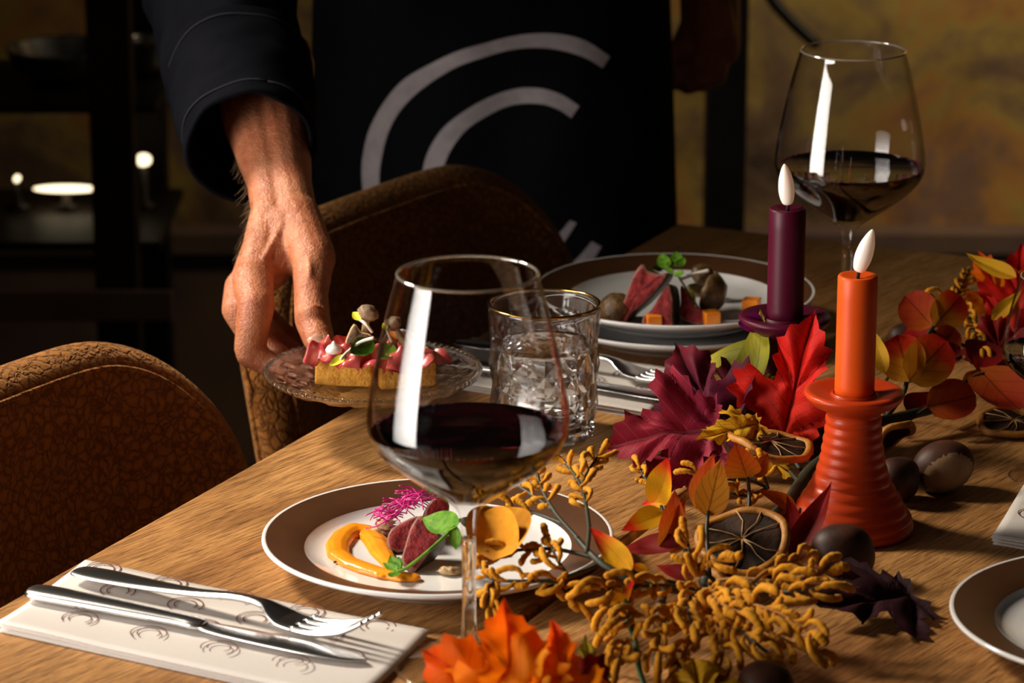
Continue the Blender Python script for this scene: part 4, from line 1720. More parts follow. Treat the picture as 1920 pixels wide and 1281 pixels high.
tag(obj('carrot_stick', rbox(-.0032, .0032, -.002, .002, 0, .016, .0006, 2), M_carrot, None, loc=o, smooth=False), 'orange carrot stick standing on the second toast', 'carrot')
rp = [((p[0] - 768) / 2560, (652 - p[1]) / 2460) for p in [(745, 650), (744, 622), (762, 620), (790, 640), (786, 652)]]
vs, fs, fm = slab(rp, (0, 0, 0), (1, .1, 0), (0, .3, .95), .0012, None, 4)
tag(obj('radish_slice', (vs, fs), M_radish, None, loc=P(768, 652, HZ + .006)), 'translucent radish slice seen through the wine glass', 'radish')

# ------------------------------------------------------------------ autumn centrepiece: leaf materials
LM = {
    'burgundy': leaf_mat('leaf_burgundy', [(0, (.20, .010, .030)), (.5, (.22, .010, .022)), (1, (.19, .008, .018))], (.30, .06, .07), .42, .010, .15, .8, 0.15),
    'purple': leaf_mat('leaf_purple', [(0, (.050, .005, .020)), (.6, (.085, .006, .016)), (1, (.12, .007, .012))], (.03, .004, .01), .45, .010, .12, .8),
    'darkred': leaf_mat('leaf_dark_red', [(0, (.10, .006, .005)), (.6, (.22, .008, .006)), (1, (.28, .006, .006))], (.05, .004, .004), .45, .012, .15, .7),
    'red': leaf_mat('leaf_red', [(0, (.62, .022, .008)), (.5, (.60, .012, .006)), (1, (.50, .008, .006))], (.20, .008, .006), .42, .012, .22, .9, .2),
    'olive': leaf_mat('leaf_olive', [(0, (.10, .10, .012)), (.5, (.20, .19, .018)), (1, (.42, .34, .02))], (.05, .05, .01), .45, .012, .2, .7),
    'yellow': leaf_mat('leaf_yellow', [(0, (.55, .26, .012)), (.6, (.66, .37, .015)), (1, (.62, .30, .012))], (.16, .06, .008), .45, .016, .25, .8),
    'flame': leaf_mat('leaf_flame', [(0, (.80, .36, .008)), (.45, (.90, .46, .008)), (.66, (.85, .20, .006)), (.8, (.72, .025, .005)), (1, (.66, .012, .005))], (.55, .16, .006), .42, .010, .35, .4),
    'rust': leaf_mat('leaf_rust', [(0, (.52, .16, .010)), (.4, (.55, .10, .007)), (1, (.42, .035, .005))], (.10, .02, .006), .45, .022, .25, .5, nveins=6),
    'amber': leaf_mat('leaf_amber', [(0, (.44, .16, .012)), (.6, (.50, .20, .014)), (1, (.46, .11, .010))], (.05, .012, .006), .45, .030, .25, .5, nveins=5),
    'orange': leaf_mat('leaf_orange', [(0, (.95, .36, .008)), (.5, (.95, .22, .005)), (1, (.90, .085, .004))], (.70, .06, .005), .42, .010, .5, .6),
    'round': leaf_mat('leaf_round', [(0, (.60, .27, .018)), (.45, (.58, .22, .014)), (.7, (.58, .045, .008)), (1, (.50, .015, .006))], (.06, .012, .008), .42, .022, .28, .5, nveins=4),
    'roundred': leaf_mat('leaf_round_red', [(0, (.42, .09, .010)), (.5, (.34, .04, .007)), (1, (.26, .016, .006))], (.05, .008, .006), .42, .020, .25, .5, nveins=4),
    'plum': leaf_mat('leaf_plum_shaded', [(0, (.018, .003, .006)), (1, (.030, .004, .007))], (.02, .003, .005), .6, .010, .05, .6),  # purple leaf darkened almost to black to stand for shade
    'petal': leaf_mat('purple_petal', [(0, (.10, .004, .055)), (1, (.14, .004, .07))], (.08, .003, .04), .3, .006, .12, .3),
}
M_velvetbud = pm('mustard_velvet', (.50, .19, .008), (.64, .27, .012), 90, .8, bump=.5, bscale=900, bdist=.0008, sheen=.35, sheen_tint=(1, .75, .3), spec=.15)
M_gstem = pm('dark_green_stem', (.018, .022, .010), (.035, .036, .014), 60, .55)
M_bstem = pm('mustard_stem', (.30, .11, .008), (.40, .16, .010), 60, .7)
M_rstem = pm('brown_stem', (.06, .03, .012), (.10, .05, .02), 60, .55)

MAPLE = [(.0, -.02), (.07, -.05), (.16, -.10), (.20, -.06), (.31, -.09), (.27, .02), (.34, .07), (.29, .12), (.38, .14), (.47, .13), (.49, .20), (.62, .26), (.54, .33), (.60, .42), (.50, .43),
         (.46, .50), (.37, .46), (.30, .42), (.20, .41), (.20, .50), (.27, .58), (.22, .63), (.28, .74), (.19, .76), (.17, .86), (.09, .88), (.05, .95), (.0, 1.03)]
MVEINS = [(0, 1.0), (.60, .34), (-.60, .34), (.29, -.04), (-.29, -.04), (.26, .70), (-.26, .70)]


def maple(parent, base, tip, mat, hint=(-.2, -.6, .75), w=1.0, curl=.0, cup=.0, seed=0, label=None, crumple=.085, name='maple_leaf', pleat=.11, loc_obj=False):
    base, tip = V(base), V(tip)
    L = (tip - base).length
    fm3 = frame(tip - base, hint)
    pts = MAPLE + [(-x, y) for x, y in reversed(MAPLE[1:-1])]
    # extra teeth
    outl = []
    n0 = len(pts)
    for i in range(n0):
        a, b = pts[i], pts[(i + 1) % n0]
        for k in range(4):
            t = k / 4
            x, y = a[0] + (b[0] - a[0]) * t, a[1] + (b[1] - a[1]) * t
            jx = mnoise.noise(V((x * 9 + seed, y * 9, seed))) * .018
            jy = mnoise.noise(V((x * 9, y * 9 + seed, seed + 5))) * .018
            outl.append((x + jx, y + jy))
    c = (0, .26)
    R = 11
    vs, fs, uv = [], [], []

    def zf(x, y):
        d = 9
        for vx, vy in MVEINS:
            ox, oy = (0, 0.0) if abs(vy) < .69 or vx == 0 else (0, .38)
            lx, ly = vx - ox, vy - oy
            t = max(0, min(1, ((x - ox) * lx + (y - oy) * ly) / (lx * lx + ly * ly)))
            d = min(d, math.hypot(x - ox - lx * t, y - oy - ly * t))
        z = pleat * (1 - math.exp(-d / .055))
        z += crumple * 1.6 * mnoise.noise(V((x * 2.3 + seed, y * 2.3, seed * .37))) + crumple * .55 * mnoise.noise(V((x * 6 + seed, y * 6, 3)))
        z += curl * (y - .3) ** 2 * math.copysign(1, y - .3) + cup * x * x
        return z

    def add(x, y):
        q_ = base + fm3 @ V((x * w * L, y * L, zf(x, y) * L))
        q_.z = max(q_.z, TZ + .0012 + .0008 * abs(x))
        vs.append(q_)
        uv.append((x * .8, y))
    add(*c)
    m = len(outl)
    for r in range(1, R + 1):
        k = r / R
        for x, y in outl:
            add(c[0] + (x - c[0]) * k, c[1] + (y - c[1]) * k)
    for i in range(m):
        fs.append((0, 1 + (i + 1) % m, 1 + i))
    for r in range(R - 1):
        for i in range(m):
            a, b = 1 + r * m + i, 1 + r * m + (i + 1) % m
            fs.append((a, b, b + m, a + m))
    if parent is None:
        return obj(name, (vs, fs), mat, None, world=True, uv=uv, loc=base)
    return obj(name, (vs, fs), mat, parent, world=True, uv=uv, label=label)


def T(px, py, h):
    return P(px, py, TZ + h)


def stem_part(parent, pts, r, mat=None, taper=.3, name='stem'):
    return curve_part(name, [T(*p) for p in pts], r, mat or M_gstem, parent, 8, 5, taper)


# ---- maple spray: burgundy, plum, red, yellow and olive leaves beside the candles
ms = thing('maple_leaf_spray', 'spray of burgundy, red, olive and yellow maple leaves before the candles', 'leaf spray', T(1420, 830, 0))
maple(ms, T(1338, 798, .052), T(1130, 838, .034), LM['burgundy'], (-.05, -.80, .6), .95, -.10, .0, 1, 'large burgundy maple leaf')
maple(ms, T(1355, 812, .032), T(1272, 652, .074), LM['purple'], (-.25, -.85, .45), .82, .06, .1, 2, 'plum maple leaf')
maple(ms, T(1395, 800, .026), T(1372, 662, .066), LM['purple'], (-.1, -.95, .3), .70, .05, .0, 7, 'dark plum maple leaf')
maple(ms, T(1345, 850, .024), T(1195, 905, .012), LM['burgundy'], (.0, -.8, .6), .9, .0, .0, 14, 'burgundy maple leaf lying on the table')
maple(ms, T(1470, 818, .030), T(1528, 588, .112), LM['red'], (-.25, -.9, .30), .86, .05, .12, 3, 'bright red maple leaf')
maple(ms, T(1420, 802, .060), T(1303, 828, .056), LM['yellow'], (.0, -.6, .8), .72, .0, .0, 4, 'yellow maple leaf')
maple(ms, T(1420, 850, .030), T(1500, 905, .012), LM['yellow'], (.0, -.5, .85), .6, .0, .0, 24, 'dull yellow maple leaf below the orange slice')
small_leaf('leaf', ms, T(1400, 745, .048), T(1432, 585, .100), .24, LM['olive'], (-.6, -.7, .3), .5, curl=.35, kind='lance', seed=3, label='twisted olive leaf')
small_leaf('leaf', ms, T(1432, 645, .078), T(1306, 682, .056), .26, LM['olive'], (.0, -.55, .85), -.5, curl=-.3, kind='lance', seed=6, label='olive leaf')
small_leaf('leaf', ms, T(1405, 775, .036), T(1455, 690, .062), .22, LM['olive'], (-.3, -.85, .4), .4, curl=.1, kind='lance', seed=8, label='olive leaf')
small_leaf('petal', ms, T(1434, 612, .092), T(1384, 606, .094), .42, LM['petal'], (-.15, -.75, .6), .7, curl=.1, seed=2, label='glossy purple petal')
small_leaf('leaf', ms, T(1660, 700, .055), T(1632, 612, .080), .16, LM['yellow'], (-.3, -.8, .5), .4, kind='lance', seed=5)
small_leaf('leaf', ms, T(1500, 800, .020), T(1560, 740, .040), .25, LM['darkred'], (-.2, -.8, .5), .3, kind='lance', seed=15)
stem_part(ms, [(1325, 1090, .012), (1400, 1010, .015), (1470, 955, .016), (1512, 892, .016), (1560, 850, .018), (1620, 802, .020), (1690, 782, .018), (1770, 762, .018)], .0056)
for pl in ([(1500, 905, .018), (1440, 850, .022), (1330, 806, .030)], [(1520, 870, .018), (1440, 830, .028), (1375, 810, .030)], [(1530, 840, .02), (1500, 830, .024), (1472, 818, .030)], [(1500, 880, .018), (1450, 800, .03), (1410, 745, .045)]):
    stem_part(ms, pl, .0018)

# ---- flame coloured leaf spray
fsry = thing('flame_leaf_spray', 'spray of pointed yellow leaves with red tips in front of the orange slice', 'leaf spray', T(1270, 1060, 0))
FL = [  # base, tip, width, material, hint
    ((1222, 950, .040), (1258, 855, .082), .24, 'flame', (-.5, -.8, .3), .3, .3),
    ((1262, 930, .050), (1203, 946, .040), .30, 'flame', (-.1, -.7, .7), .2, .0),
    ((1246, 962, .045), (1165, 994, .036), .30, 'flame', (.0, -.7, .7), .3, -.2),
    ((1262, 1040, .030), (1266, 918, .072), .26, 'rust', (-.35, -.9, .2), .3, .15),
    ((1240, 1030, .034), (1285, 935, .066), .26, 'rust', (.5, -.8, .2), .3, .1),
    ((1326, 968, .045), (1352, 860, .086), .29, 'amber', (-.1, -.95, .3), .25, .1),
    ((1305, 955, .045), (1340, 850, .086), .24, 'rust', (-.5, -.8, .3), .3, .1),
    ((1184, 1072, .044), (1108, 990, .062), .21, 'flame', (-.3, -.8, .5), .3, .2),
    ((1275, 1020, .040), (1160, 1030, .030), .22, 'darkred', (.1, -.6, .8), .3, .0),
    ((1400, 895, .050), (1378, 830, .078), .42, 'rust', (-.2, -.9, .3), .6, .2),
    ((1415, 895, .050), (1440, 850, .062), .30, 'rust', (.2, -.8, .5), .4, .2),
    ((1494, 958, .030), (1422, 918, .046), .20, 'rust', (.0, -.7, .7), .4, -.3),
    ((1482, 1050, .012), (1562, 905, .060), .17, 'darkred', (-.4, -.8, .3), .5, .3),
    ((1505, 1040, .012), (1478, 930, .045), .22, 'darkred', (-.5, -.8, .2), .5, .2),
    ((1148, 1155, .032), (1190, 1086, .056), .20, 'flame', (-.5, -.8, .3), .5, .1),
    ((1215, 1072, .035), (1180, 1058, .040), .3, 'flame', (-.1, -.7, .7), .3, .0),
    ((1300, 1085, .030), (1230, 1060, .034), .25, 'darkred', (.0, -.6, .8), .3, .0),
]
for k, (b, t, w, m, h, cu, cl) in enumerate(FL):
    small_leaf('leaf', fsry, T(*b), T(*t), w, LM[m], h, cu, curl=cl, kind='lance', seed=k * 1.7)
for pl in ([(1330, 1095, .012), (1290, 1040, .026), (1255, 985, .040), (1240, 950, .046)], [(1330, 1080, .02), (1325, 1000, .038), (1328, 960, .048)], [(1400, 1010, .02), (1405, 940, .04), (1402, 893, .05)],
           [(1290, 1100, .02), (1230, 1085, .036), (1184, 1072, .044)], [(1420, 1020, .015), (1480, 1000, .02), (1500, 955, .03)]):
    stem_part(fsry, pl, .0016)

# ---- mustard velvet sprays (kangaroo paw shaped buds)
def bud_mesh(bend, L, r, seed=0):
    """velvet finger: slim base, swelling and curling over to a blunt lobed tip"""
    pts = [(0, 0, 0), (0, L * .32, bend * L * .13), (0, L * .62, bend * L * .10), (0, L * .86, bend * L * -.06), (0, L * .98, bend * L * -.22)]
    p = smooth_pts(pts, 4)
    n = len(p) - 1
    rad = [r * (.42 + .62 * math.sin(PI * .5 * min(1, (k / n) / .7)) + .10 * math.sin(k * 1.9 + seed)) for k in range(n + 1)]
    v, f = tube(p, rad, 8, round_end=True)
    return [q + mnoise.noise_vector(q * 420 + V((seed, 0, 0))) * r * .22 for q in v], f


BUDS = []
for bi, (bd, L, r) in enumerate(((1.0, .0150, .0022), (.6, .0125, .0021), (1.4, .0175, .0022), (.9, .0090, .0023), (-.7, .0135, .0020), (1.7, .0150, .0019))):
    v, f = bud_mesh(bd, L, r, bi * 3.1)
    me = bpy.data.meshes.new('bud')
    me.from_pydata([tuple(p) for p in v], [], f)
    me.polygons.foreach_set('use_smooth', [True] * len(f))
    me.materials.append(M_velvetbud)
    BUDS.append(me)


def add_bud(root, pos, direction, up, k, s=1.0):
    o = bpy.data.objects.new('bud', BUDS[k])
    COL.objects.link(o)
    o.parent = root
    m = frame(direction, up).to_4x4()
    o.matrix_local = Matrix.Translation(V(pos) - root.location) @ m @ Matrix.Scale(s, 4)
    return o


def bud_branch(root, pts, start=.45, step=.0052, r=.0013, seed=0, smin=.75, smax=1.1, mat=None, splay=.9):
    """a stem with buds set alternately along its outer part, as a comb of velvet fingers"""
    rnd = random.Random(seed)
    q = [V(p) for p in smooth_pts([tuple(T(*p)) for p in pts], 8)]
    obj('stem', tube(q, [r * (1 - .35 * i / (len(q) - 1)) for i in range(len(q))], 6), mat or M_gstem, root, world=True)
    Ls = [0]
    for a, b in zip(q, q[1:]):
        Ls.append(Ls[-1] + (b - a).length)
    tot = Ls[-1]
    d = tot * start
    k = 0
    while d < tot:
        i = max(j for j in range(len(Ls)) if Ls[j] <= d)
        i = min(i, len(q) - 2)
        f = (d - Ls[i]) / max(Ls[i + 1] - Ls[i], 1e-9)
        p = q[i].lerp(q[i + 1], f)
        t = (q[i + 1] - q[i]).normalized()
        side = t.cross(V((-.1, -.9, .45))).normalized() * (1 if k % 2 else -1)
        dr = (t * rnd.uniform(.55, 1.1) + side * rnd.uniform(.35, .8) * splay + V((rnd.uniform(-.15, .15), rnd.uniform(-.3, .1), rnd.uniform(-.25, .3)))).normalized()
        add_bud(root, p, dr, side * .8 + V((0, -.4, .6)), rnd.randrange(6), rnd.uniform(smin, smax))
        d += step * rnd.uniform(.8, 1.2)
        k += 1
    t = (q[-1] - q[-2]).normalized()
    add_bud(root, q[-1], t, V((0, -.7, .7)), rnd.randrange(6), smax)


kp1 = thing('velvet_bud_spray', 'mustard velvet bud spray reaching over the near beef plate', 'bud spray', T(1215, 1098, 0), group='mustard velvet bud sprays')
stem_part(kp1, [(1300, 1110, .022), (1215, 1098, .040), (1130, 1058, .052), (1080, 1008, .058)], .0026)
bud_branch(kp1, [(1085, 1012, .058), (1040, 960, .062), (1010, 900, .068), (1008, 852, .076)], .45, .0058, .0016, 1)
bud_branch(kp1, [(1100, 1035, .056), (1104, 985, .060), (1090, 915, .066), (1060, 868, .072), (1030, 845, .078)], .45, .006, .0016, 2)
bud_branch(kp1, [(1090, 915, .066), (1102, 885, .070), (1122, 855, .075)], .3, .0052, .0013, 3)
bud_branch(kp1, [(1035, 955, .062), (1000, 930, .063), (960, 905, .066), (930, 895, .068)], .35, .0055, .0014, 4)
bud_branch(kp1, [(1060, 985, .058), (1010, 965, .058), (950, 952, .060), (915, 965, .058)], .45, .0055, .0014, 5)
bud_branch(kp1, [(1110, 1045, .050), (1040, 1030, .050), (970, 1032, .050), (920, 1045, .048)], .42, .005, .0014, 6)
bud_branch(kp1, [(1120, 1060, .046), (1050, 1085, .042), (980, 1090, .042), (920, 1085, .042), (900, 1062, .046)], .30, .0048, .0014, 7)
bud_branch(kp1, [(930, 1085, .042), (915, 1110, .038), (925, 1140, .030)], .1, .0042, .0013, 8, .6, .9)
bud_branch(kp1, [(1010, 1090, .042), (1045, 1095, .040), (1080, 1128, .030)], .2, .0055, .0013, 9)
bud_branch(kp1, [(1065, 1080, .042), (1045, 1050, .050), (1032, 1020, .056)], .2, .0055, .0013, 10)
# ruffled round velvet petals of the open flower head
for (a, b, c, d, w, sd) in ((955, 1045, 908, 965, .40, 1), (925, 1052, 945, 955, .38, 2)):
    small_leaf('velvet_petal', kp1, T(a, b, .050), T(c, d, .066), w, M_velvetbud, (-.1, -.9, .4), .6, curl=.2, kind='round', seed=sd)

kp2 = thing('velvet_bud_spray', 'mustard velvet bud spray sprawling below the dried orange slice', 'bud spray', T(1330, 1110, 0), group='mustard velvet bud sprays')
K2 = [([(1300, 1105, .030), (1250, 1098, .042), (1190, 1100, .048), (1125, 1105, .050)], .35), ([(1190, 1105, .046), (1160, 1130, .040), (1140, 1165, .030)], .1),
      ([(1330, 1090, .030), (1400, 1085, .038), (1480, 1090, .042), (1555, 1070, .048)], .35), ([(1400, 1090, .036), (1470, 1110, .040), (1530, 1105, .044)], .35),
      ([(1330, 1105, .030), (1400, 1130, .040), (1460, 1150, .044), (1520, 1185, .040)], .2), ([(1350, 1115, .030), (1420, 1170, .036), (1480, 1205, .032), (1520, 1220, .026)], .2),
      ([(1330, 1115, .028), (1370, 1165, .036), (1410, 1200, .036), (1440, 1225, .030)], .15), ([(1310, 1115, .028), (1340, 1170, .034), (1355, 1220, .030), (1345, 1265, .022)], .25),
      ([(1300, 1115, .030), (1270, 1150, .036), (1240, 1170, .038), (1235, 1225, .030)], .2), ([(1320, 1100, .036), (1290, 1130, .042), (1300, 1175, .040)], .1),
      ([(1330, 1100, .036), (1350, 1130, .044), (1390, 1150, .046)], .1), ([(1290, 1100, .034), (1310, 1060, .046), (1350, 1050, .052)], .1),
      ([(1340, 1090, .034), (1300, 1050, .050), (1290, 1020, .058)], .3), ([(1250, 1185, .034), (1200, 1150, .040), (1170, 1160, .040)], .3),
      ([(1200, 1225, .026), (1175, 1200, .030), (1160, 1240, .026)], .1), ([(1250, 1230, .024), (1290, 1260, .022), (1330, 1275, .020)], .2),
      ([(1360, 1180, .028), (1300, 1200, .028), (1270, 1250, .022)], .3), ([(1410, 1095, .04), (1440, 1070, .046), (1500, 1050, .046)], .5)]
for k, (pl, st) in enumerate(K2):
    bud_branch(kp2, pl, st, .0048, .0015, 30 + k, .75, 1.2, M_bstem if k % 3 else M_gstem)
stem_part(kp2, [(1180, 1120, .042), (1172, 1145, .040), (1190, 1200, .030), (1200, 1260, .020), (1215, 1300, .010)], .0022, pm('bright_green_stem', (.03, .10, .03), (.05, .14, .05), 60, .5))
stem_part(kp2, [(1245, 1095, .036), (1236, 1150, .030), (1230, 1220, .020), (1235, 1260, .010)], .0034, M_rstem)

kp3 = thing('velvet_bud_spray', 'mustard velvet bud sprig behind the orange candle among maple leaves', 'bud spray', T(1410, 880, 0), group='mustard velvet bud sprays')
for k, (pl, st_) in enumerate((([(1440, 915, .028), (1400, 900, .040), (1355, 900, .046), (1305, 890, .050)], .55), ([(1440, 915, .03), (1432, 890, .042), (1428, 868, .050)], .35), ([(1440, 915, .028), (1400, 930, .036), (1370, 925, .040)], .4),
                        ([(1250, 960, .02), (1230, 925, .026), (1205, 890, .028), (1200, 880, .030)], .3))):
    bud_branch(kp3, pl, st_, .0065, .0013, 60 + k, .6, .9)

# ---- foreground orange maple leaves
om = thing('orange_maple_spray', 'vivid orange maple leaves in the foreground at the bottom edge', 'leaf spray', T(985, 1310, 0))
maple(om, T(960, 1330, .030), T(945, 1128, .088), LM['orange'], (-.1, -.9, .35), 1.0, .10, .25, 5, 'crumpled orange maple leaf', .15)
maple(om, T(1000, 1360, .030), T(800, 1225, .052), LM['orange'], (-.2, -.75, .6), .95, .10, .0, 11, 'orange maple leaf with yellow heart', .15)
maple(om, T(1060, 1340, .028), T(1035, 1165, .078), LM['orange'], (.3, -.85, .35), .8, .10, .2, 17, 'orange red maple leaf', .15)
maple(om, T(1040, 1360, .020), T(1130, 1230, .045), LM['darkred'], (.2, -.8, .55), .8, .0, .1, 19, 'shaded red maple leaf', .07)
maple(om, T(1110, 1290, .020), T(1098, 1190, .055), LM['olive'], (-.2, -.9, .3), .6, .0, .1, 23, 'small olive leaf', .06)
maple(om, T(1320, 1340, .012), T(1300, 1240, .030), LM['yellow'], (.0, -.8, .6), 1.1, .0, .1, 29, 'amber maple leaf at the bottom edge', .05)
stem_part(om, [(985, 1330, .012), (1060, 1320, .012), (1180, 1300, .010), (1320, 1310, .008)], .0035)

# ---- plum leaf right of the buds, shade put into its colour
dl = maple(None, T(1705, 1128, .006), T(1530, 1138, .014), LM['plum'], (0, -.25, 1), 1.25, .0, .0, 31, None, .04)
tag(dl, 'plum maple leaf darkened with painted shade beside the chestnut', 'leaf')

# ---- round leaved branch at the right, behind the orange candle
rb = thing('round_leaf_branch', 'branch of round red and amber leaves right of the orange candle', 'leaf branch', T(1740, 720, 0))
RL = [((1748, 612, .060), (1697, 555, .080), .48, 'roundred', (-.2, -.9, .4)), ((1752, 612, .062), (1802, 556, .078), .36, 'round', (.3, -.8, .5)),
      ((1706, 716, .040), (1682, 628, .072), .48, 'round', (-.3, -.9, .3)), ((1704, 714, .042), (1776, 640, .068), .44, 'round', (.05, -.95, .3)),
      ((1738, 762, .024), (1830, 742, .030), .42, 'roundred', (.0, -.8, .6)), ((1836, 690, .040), (1912, 770, .022), .36, 'roundred', (.1, -.7, .7)),
      ((1760, 660, .045), (1790, 615, .060), .45, 'roundred', (.2, -.8, .5)), ((1700, 770, .02), (1742, 735, .030), .4, 'darkred', (0, -.7, .7)),
      ((1680, 680, .05), (1640, 655, .055), .3, 'yellow', (0, -.7, .7)), ((1690, 700, .045), (1650, 690, .045), .34, 'olive', (0, -.6, .8)),
      ((1800, 650, .05), (1740, 690, .040), .3, 'darkred', (0, -.7, .7)), ((1850, 640, .05), (1835, 700, .035), .45, 'darkred', (0, -.8, .5)),
      ((1730, 640, .045), (1705, 610, .05), .45, 'darkred', (0, -.8, .5)), ((1805, 720, .03), (1860, 700, .035), .3, 'rust', (0, -.8, .5))]
for k, (b, t, w, m, h) in enumerate(RL):
    small_leaf('leaf', rb, T(*b), T(*t), w, LM[m], h, .3, curl=.1, kind='round' if m.startswith('round') else 'lance', seed=k * 2.1)
for pl, r in (([(1660, 785, .016), (1695, 735, .032), (1706, 690, .045), (1745, 620, .060), (1795, 555, .064), (1830, 515, .064)], .0020), ([(1690, 795, .014), (1745, 762, .022), (1830, 705, .036), (1925, 690, .036)], .0018),
              ([(1745, 620, .06), (1790, 640, .05), (1830, 660, .045)], .0018), ([(1705, 715, .04), (1760, 690, .045), (1800, 668, .045)], .0014), ([(1660, 785, .014), (1650, 740, .02), (1670, 700, .04)], .0016)):
    stem_part(rb, pl, r)
for k, pl in enumerate(([(1770, 580, .062), (1800, 545, .066), (1815, 512, .070)], [(1800, 560, .06), (1820, 600, .055), (1838, 655, .045)], [(1790, 560, .06), (1760, 560, .064), (1745, 570, .064)])):
    bud_branch(rb, pl, .1, .0048, .0012, 80 + k, .6, .95)

# ---- red maple cluster at the far right
rc = thing('red_maple_spray', 'red and orange maple leaf cluster at the far right of the table', 'leaf spray', T(1880, 640, 0))
maple(rc, T(1890, 590, .050), T(1838, 476, .090), LM['orange'], (-.3, -.8, .4), .8, .1, .3, 41, 'red orange maple leaf', .1)
maple(rc, T(1905, 600, .050), T(1915, 462, .100), LM['red'], (-.1, -.8, .5), .9, .1, .3, 42, 'red maple leaf', .1)
maple(rc, T(1880, 690, .030), T(1860, 590, .060), LM['darkred'], (-.3, -.8, .4), .9, .1, .3, 43, 'dark red maple leaf', .08)
maple(rc, T(1910, 640, .045), T(1850, 560, .070), LM['red'], (-.3, -.7, .6), .7, .1, .2, 45, 'red maple leaf', .08)
small_leaf('leaf', rc, T(1905, 520, .085), T(1812, 478, .095), .18, LM['yellow'], (-.1, -.6, .8), .3, kind='lance', seed=2)
small_leaf('leaf', rc, T(1860, 600, .06), T(1915, 545, .08), .2, LM['yellow'], (-.2, -.8, .5), .3, kind='lance', seed=9)
stem_part(rc, [(1760, 770, .014), (1820, 720, .020), (1870, 660, .03), (1895, 600, .045), (1930, 560, .045)], .0030)

# ------------------------------------------------------------------ dried orange slices
M_rind = pm('dried_rind', (.36, .13, .012), (.50, .22, .03), 120, .5, bump=.6, bscale=260, bdist=.0012)
M_flesh = pm('dried_flesh', (.010, .005, .002), (.035, .014, .004), 90, .7, spec=.2, bump=.6, bscale=200, bdist=.0015)
M_memb = pm('dried_membrane', (.42, .24, .09), (.56, .34, .14), 90, .5)


def orange_slice(label, c, r, normal, spin=0.0, seed=0):
    g = thing('dried_orange_slice', label, 'orange slice', c)
    q = V((0, 0, 1)).rotation_difference(V(normal).normalized()).to_matrix().to_4x4() @ Matrix.Rotation(spin, 4, 'Z')

    def wob(t):
        return .0022 * math.sin(2 * t + seed) + .0010 * math.sin(5 * t + seed * 2)
    rings = []
    n = 56
    for k in range(n):
        t = 2 * PI * k / n
        rr = r * (1 + .035 * math.sin(3 * t + seed))
        ring = []
        for j in range(10):
            a = 2 * PI * j / 10
            ring.append(V(((rr + .0030 * math.cos(a)) * math.cos(t), (rr + .0030 * math.cos(a)) * math.sin(t), .0026 * math.sin(a) + wob(t))))
        rings.append(ring)
    rings.append(rings[0])
    obj('rind', xf(loft(rings, False, False), q), M_rind, g)
    prof = [(0, -.0014), (r * .5, -.0016), (r * .97, -.0012), (r * .97, .0012), (r * .8, .0004), (r * .5, .0009), (r * .2, .0012), (0, .0014)]
    fl = lathe(prof, 56, lambda t, rr, z: (rr * (1 + .035 * math.sin(3 * t + seed)), z + wob(t) * rr / r + .0006 * mnoise.noise(V((rr * 300 * math.cos(t), rr * 300 * math.sin(t), seed)))))
    f = obj('flesh', xf(fl, q), M_flesh, g)
    m = 9
    for k in range(m):
        t = 2 * PI * k / m + .15 * math.sin(seed + k * 2)
        pts = [V((rr * math.cos(t + .1 * math.sin(rr * 200 + k)), rr * math.sin(t + .1 * math.sin(rr * 200 + k)), .0017 + wob(t) * rr / r)) for rr in (.0008, r * .3, r * .6, r * .94)]
        obj('membrane', xf(tube(pts, [.0008, .0004, .0003, .0005], 6), q), M_memb, f)
    return g


orange_slice('dried orange slice facing the camera amid the mustard buds', T(1392, 1014, .030), .0280, (-.10, -.40, .90), .3, 1.0)
orange_slice('dried orange slice lying under the one facing the camera', T(1395, 1062, .016), .0265, (.05, -.12, 1), 1.2, 3.3)
orange_slice('dried orange slice resting on the yellow leaf, seen edge on', T(1443, 832, .052), .0275, (.20, .02, 1), .7, 2.0)
orange_slice('dried orange slice lying flat at the right under the red leaves', T(1902, 792, .006), .0260, (0, -.02, 1), .5, 4.0)
orange_slice('dried orange slice leaning behind the orange candle holder', T(1668, 826, .020), .0190, (-.55, .50, .62), .2, 5.0)

# ------------------------------------------------------------------ chestnuts
M_chest = pm('chestnut_shell', (.022, .007, .004), (.075, .024, .010), 40, .52, spec=.35, bump=.3, bscale=120)
M_hilum = pm('chestnut_base', (.26, .15, .07), (.36, .22, .11), 60, .6, bump=.3, bscale=200)


def chestnut(label, c, r, rot):
    g = thing('chestnut', label, 'chestnut', c, rot, 'chestnuts on the table')

    def shape(d):
        d = d.normalized()
        k = 1.0 + .16 * max(0, d.z) ** 6 * 1.2 - .05 * max(0, -d.z)
        return V((d.x * 1.0, d.y * .82, d.z * .80)) * (k * r)
    bm = bmesh.new()
    bmesh.ops.create_icosphere(bm, subdivisions=4, radius=1)
    vs = [shape(v.co) for v in bm.verts]
    bm.verts.index_update()
    fsh = [tuple(v.index for v in f.verts) for f in bm.faces if f.calc_center_median().z > -.55]
    fhi = [tuple(v.index for v in f.verts) for f in bm.faces if f.calc_center_median().z <= -.55]
    bm.free()
    obj('shell', (vs, fsh), M_chest, g)
    used = sorted({i for f in fhi for i in f})
    mp = {i: k for k, i in enumerate(used)}
    obj('base_patch', ([vs[i] for i in used], [tuple(mp[i] for i in f) for f in fhi]), M_hilum, g, label='pale matt base')
    return g


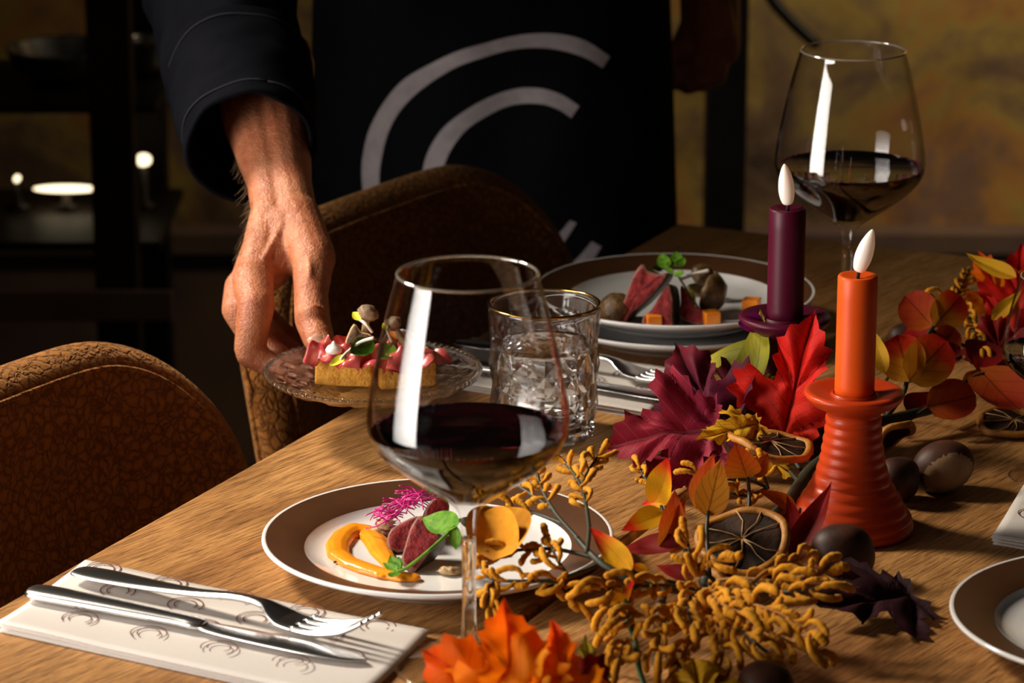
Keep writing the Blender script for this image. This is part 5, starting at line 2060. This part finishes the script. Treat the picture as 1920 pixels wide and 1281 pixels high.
chestnut('chestnut with a pale base right of the orange candle holder', T(1768, 876, .0180), .0228, V((0, 0, -1)).rotation_difference(V((.25, -.9, -.15))).to_euler())
chestnut('dark chestnut touching the orange candle holder', T(1682, 900, .0155), .0185, (.5, .7, 1.0))
chestnut('large shaded chestnut in front of the orange candle holder', T(1580, 1038, .0180), .0225, (.4, .5, .3))
chestnut('chestnut at the bottom edge of the picture', T(1435, 1298, .0160), .0200, (.5, -.5, 2.0))
chestnut('dark chestnut under the round leaves', T(1700, 640, .014), .0170, (.3, .5, .3))

# ------------------------------------------------------------------ background: steel frame posts, rack, vessels
def post(label, px, depth, w):
    c = D(px, 400, depth)
    o = obj('steel_post', merge(rbox(-w / 2, w / 2, -w / 2, w / 2, 0, 2.9, .003, 2)), M_black_metal, None, smooth=False, loc=(c.x, c.y, 0))
    return tag(o, label, 'post', 'black steel posts')


post('black steel post behind the hanging hand', 1357, 4.05, .050)
rk = D(218, 400, 3.95)
rack = thing('shelf_rack', 'dark steel shelf rack in the shade at the far left', 'shelf rack', (rk.x - .55, rk.y, 0))
for dx in (0, .55):
    obj('post', rbox(dx - .026, dx + .026, -.026, .026, 0, 2.6, .003, 2), M_black_metal, rack, smooth=False)
    obj('post', rbox(dx - .026, dx + .026, .324, .376, 0, 2.6, .003, 2), M_black_metal, rack, smooth=False)
for z in (.18, .485, .66, 1.25):
    obj('shelf', rbox(-.02, .60, .03, .322, z - .012, z, .002, 2), M_black_metal, rack, smooth=False)
obj('rail', rbox(-.02, .62, -.034, -.028, .40, .44, .002, 1), M_ledge, rack, smooth=False)


def bowl(label, c, r, h):
    o = obj('steel_bowl', lathe([(0, .002), (r * .45, .002), (r * .8, h * .45), (r * .97, h * .95), (r, h), (r * 1.02, h * .985), (r * 1.01, h * .95), (r * .84, h * .4), (r * .5, 0), (0, 0)][::-1], 48), M_steel2, None, loc=c)
    return tag(o, label, 'bowl', 'steel bowls on the rack')


bz = .66
b1 = D(128, 352, 4.1)
bowl('wide dark steel bowl on the upper shelf of the far left rack', (b1.x, b1.y + .02, bz + .001), .075, .045)
b2 = D(268, 352, 4.1)
bowl('small dark steel bowl on the upper shelf beside the rack post', (b2.x + .005, b2.y + .05, bz + .001), .030, .050)
cbl = [D(1425, -120, 4.35), D(1440, -20, 4.35), D(1475, 30, 4.35), D(1528, 80, 4.35)]
tag(obj('wall_cable', tube(smooth_pts([tuple(p) for p in cbl], 6), .009, 8, round_end=True), M_black_metal, None, world=True, loc=cbl[0]), 'dark cable hanging in front of the ochre wall', 'cable')


M_highlight = pm('warm_highlight', (1.0, .86, .62), None, rough=.3, emit=2.6, emit_c=(1.0, .82, .52))  # emission that imitates blurred highlights on the rack


def highlight(label, px, py, depth, rx, rz, power=5.0):  # added glowing shape standing in for a blurred highlight
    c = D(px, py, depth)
    g = thing('shelf_highlight', label, 'highlight', c, (0, 0, 0), 'small added highlights on the far left rack')
    obj('glow_blob', ico((0, 0, 0), 1.0, 3, (rx, .012, rz)), M_highlight, g)
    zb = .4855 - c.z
    obj('base', lathe([(0, zb), (.016, zb), (.016, zb + .004), (.005, zb + .008), (.005, -rz * .8), (0, -rz * .8)], 20), M_black_metal, g)  # made-up foot under the glowing shape
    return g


highlight('slim added glowing lamp on the far left rack', 124, 354, 4.15, .043, .0045)
highlight('round added glowing lamp beside the rack post', 269, 300, 4.15, .0100, .0080)
highlight('tiny added glowing lamp at the left end of the rack', 32, 335, 4.15, .0040, .0040)
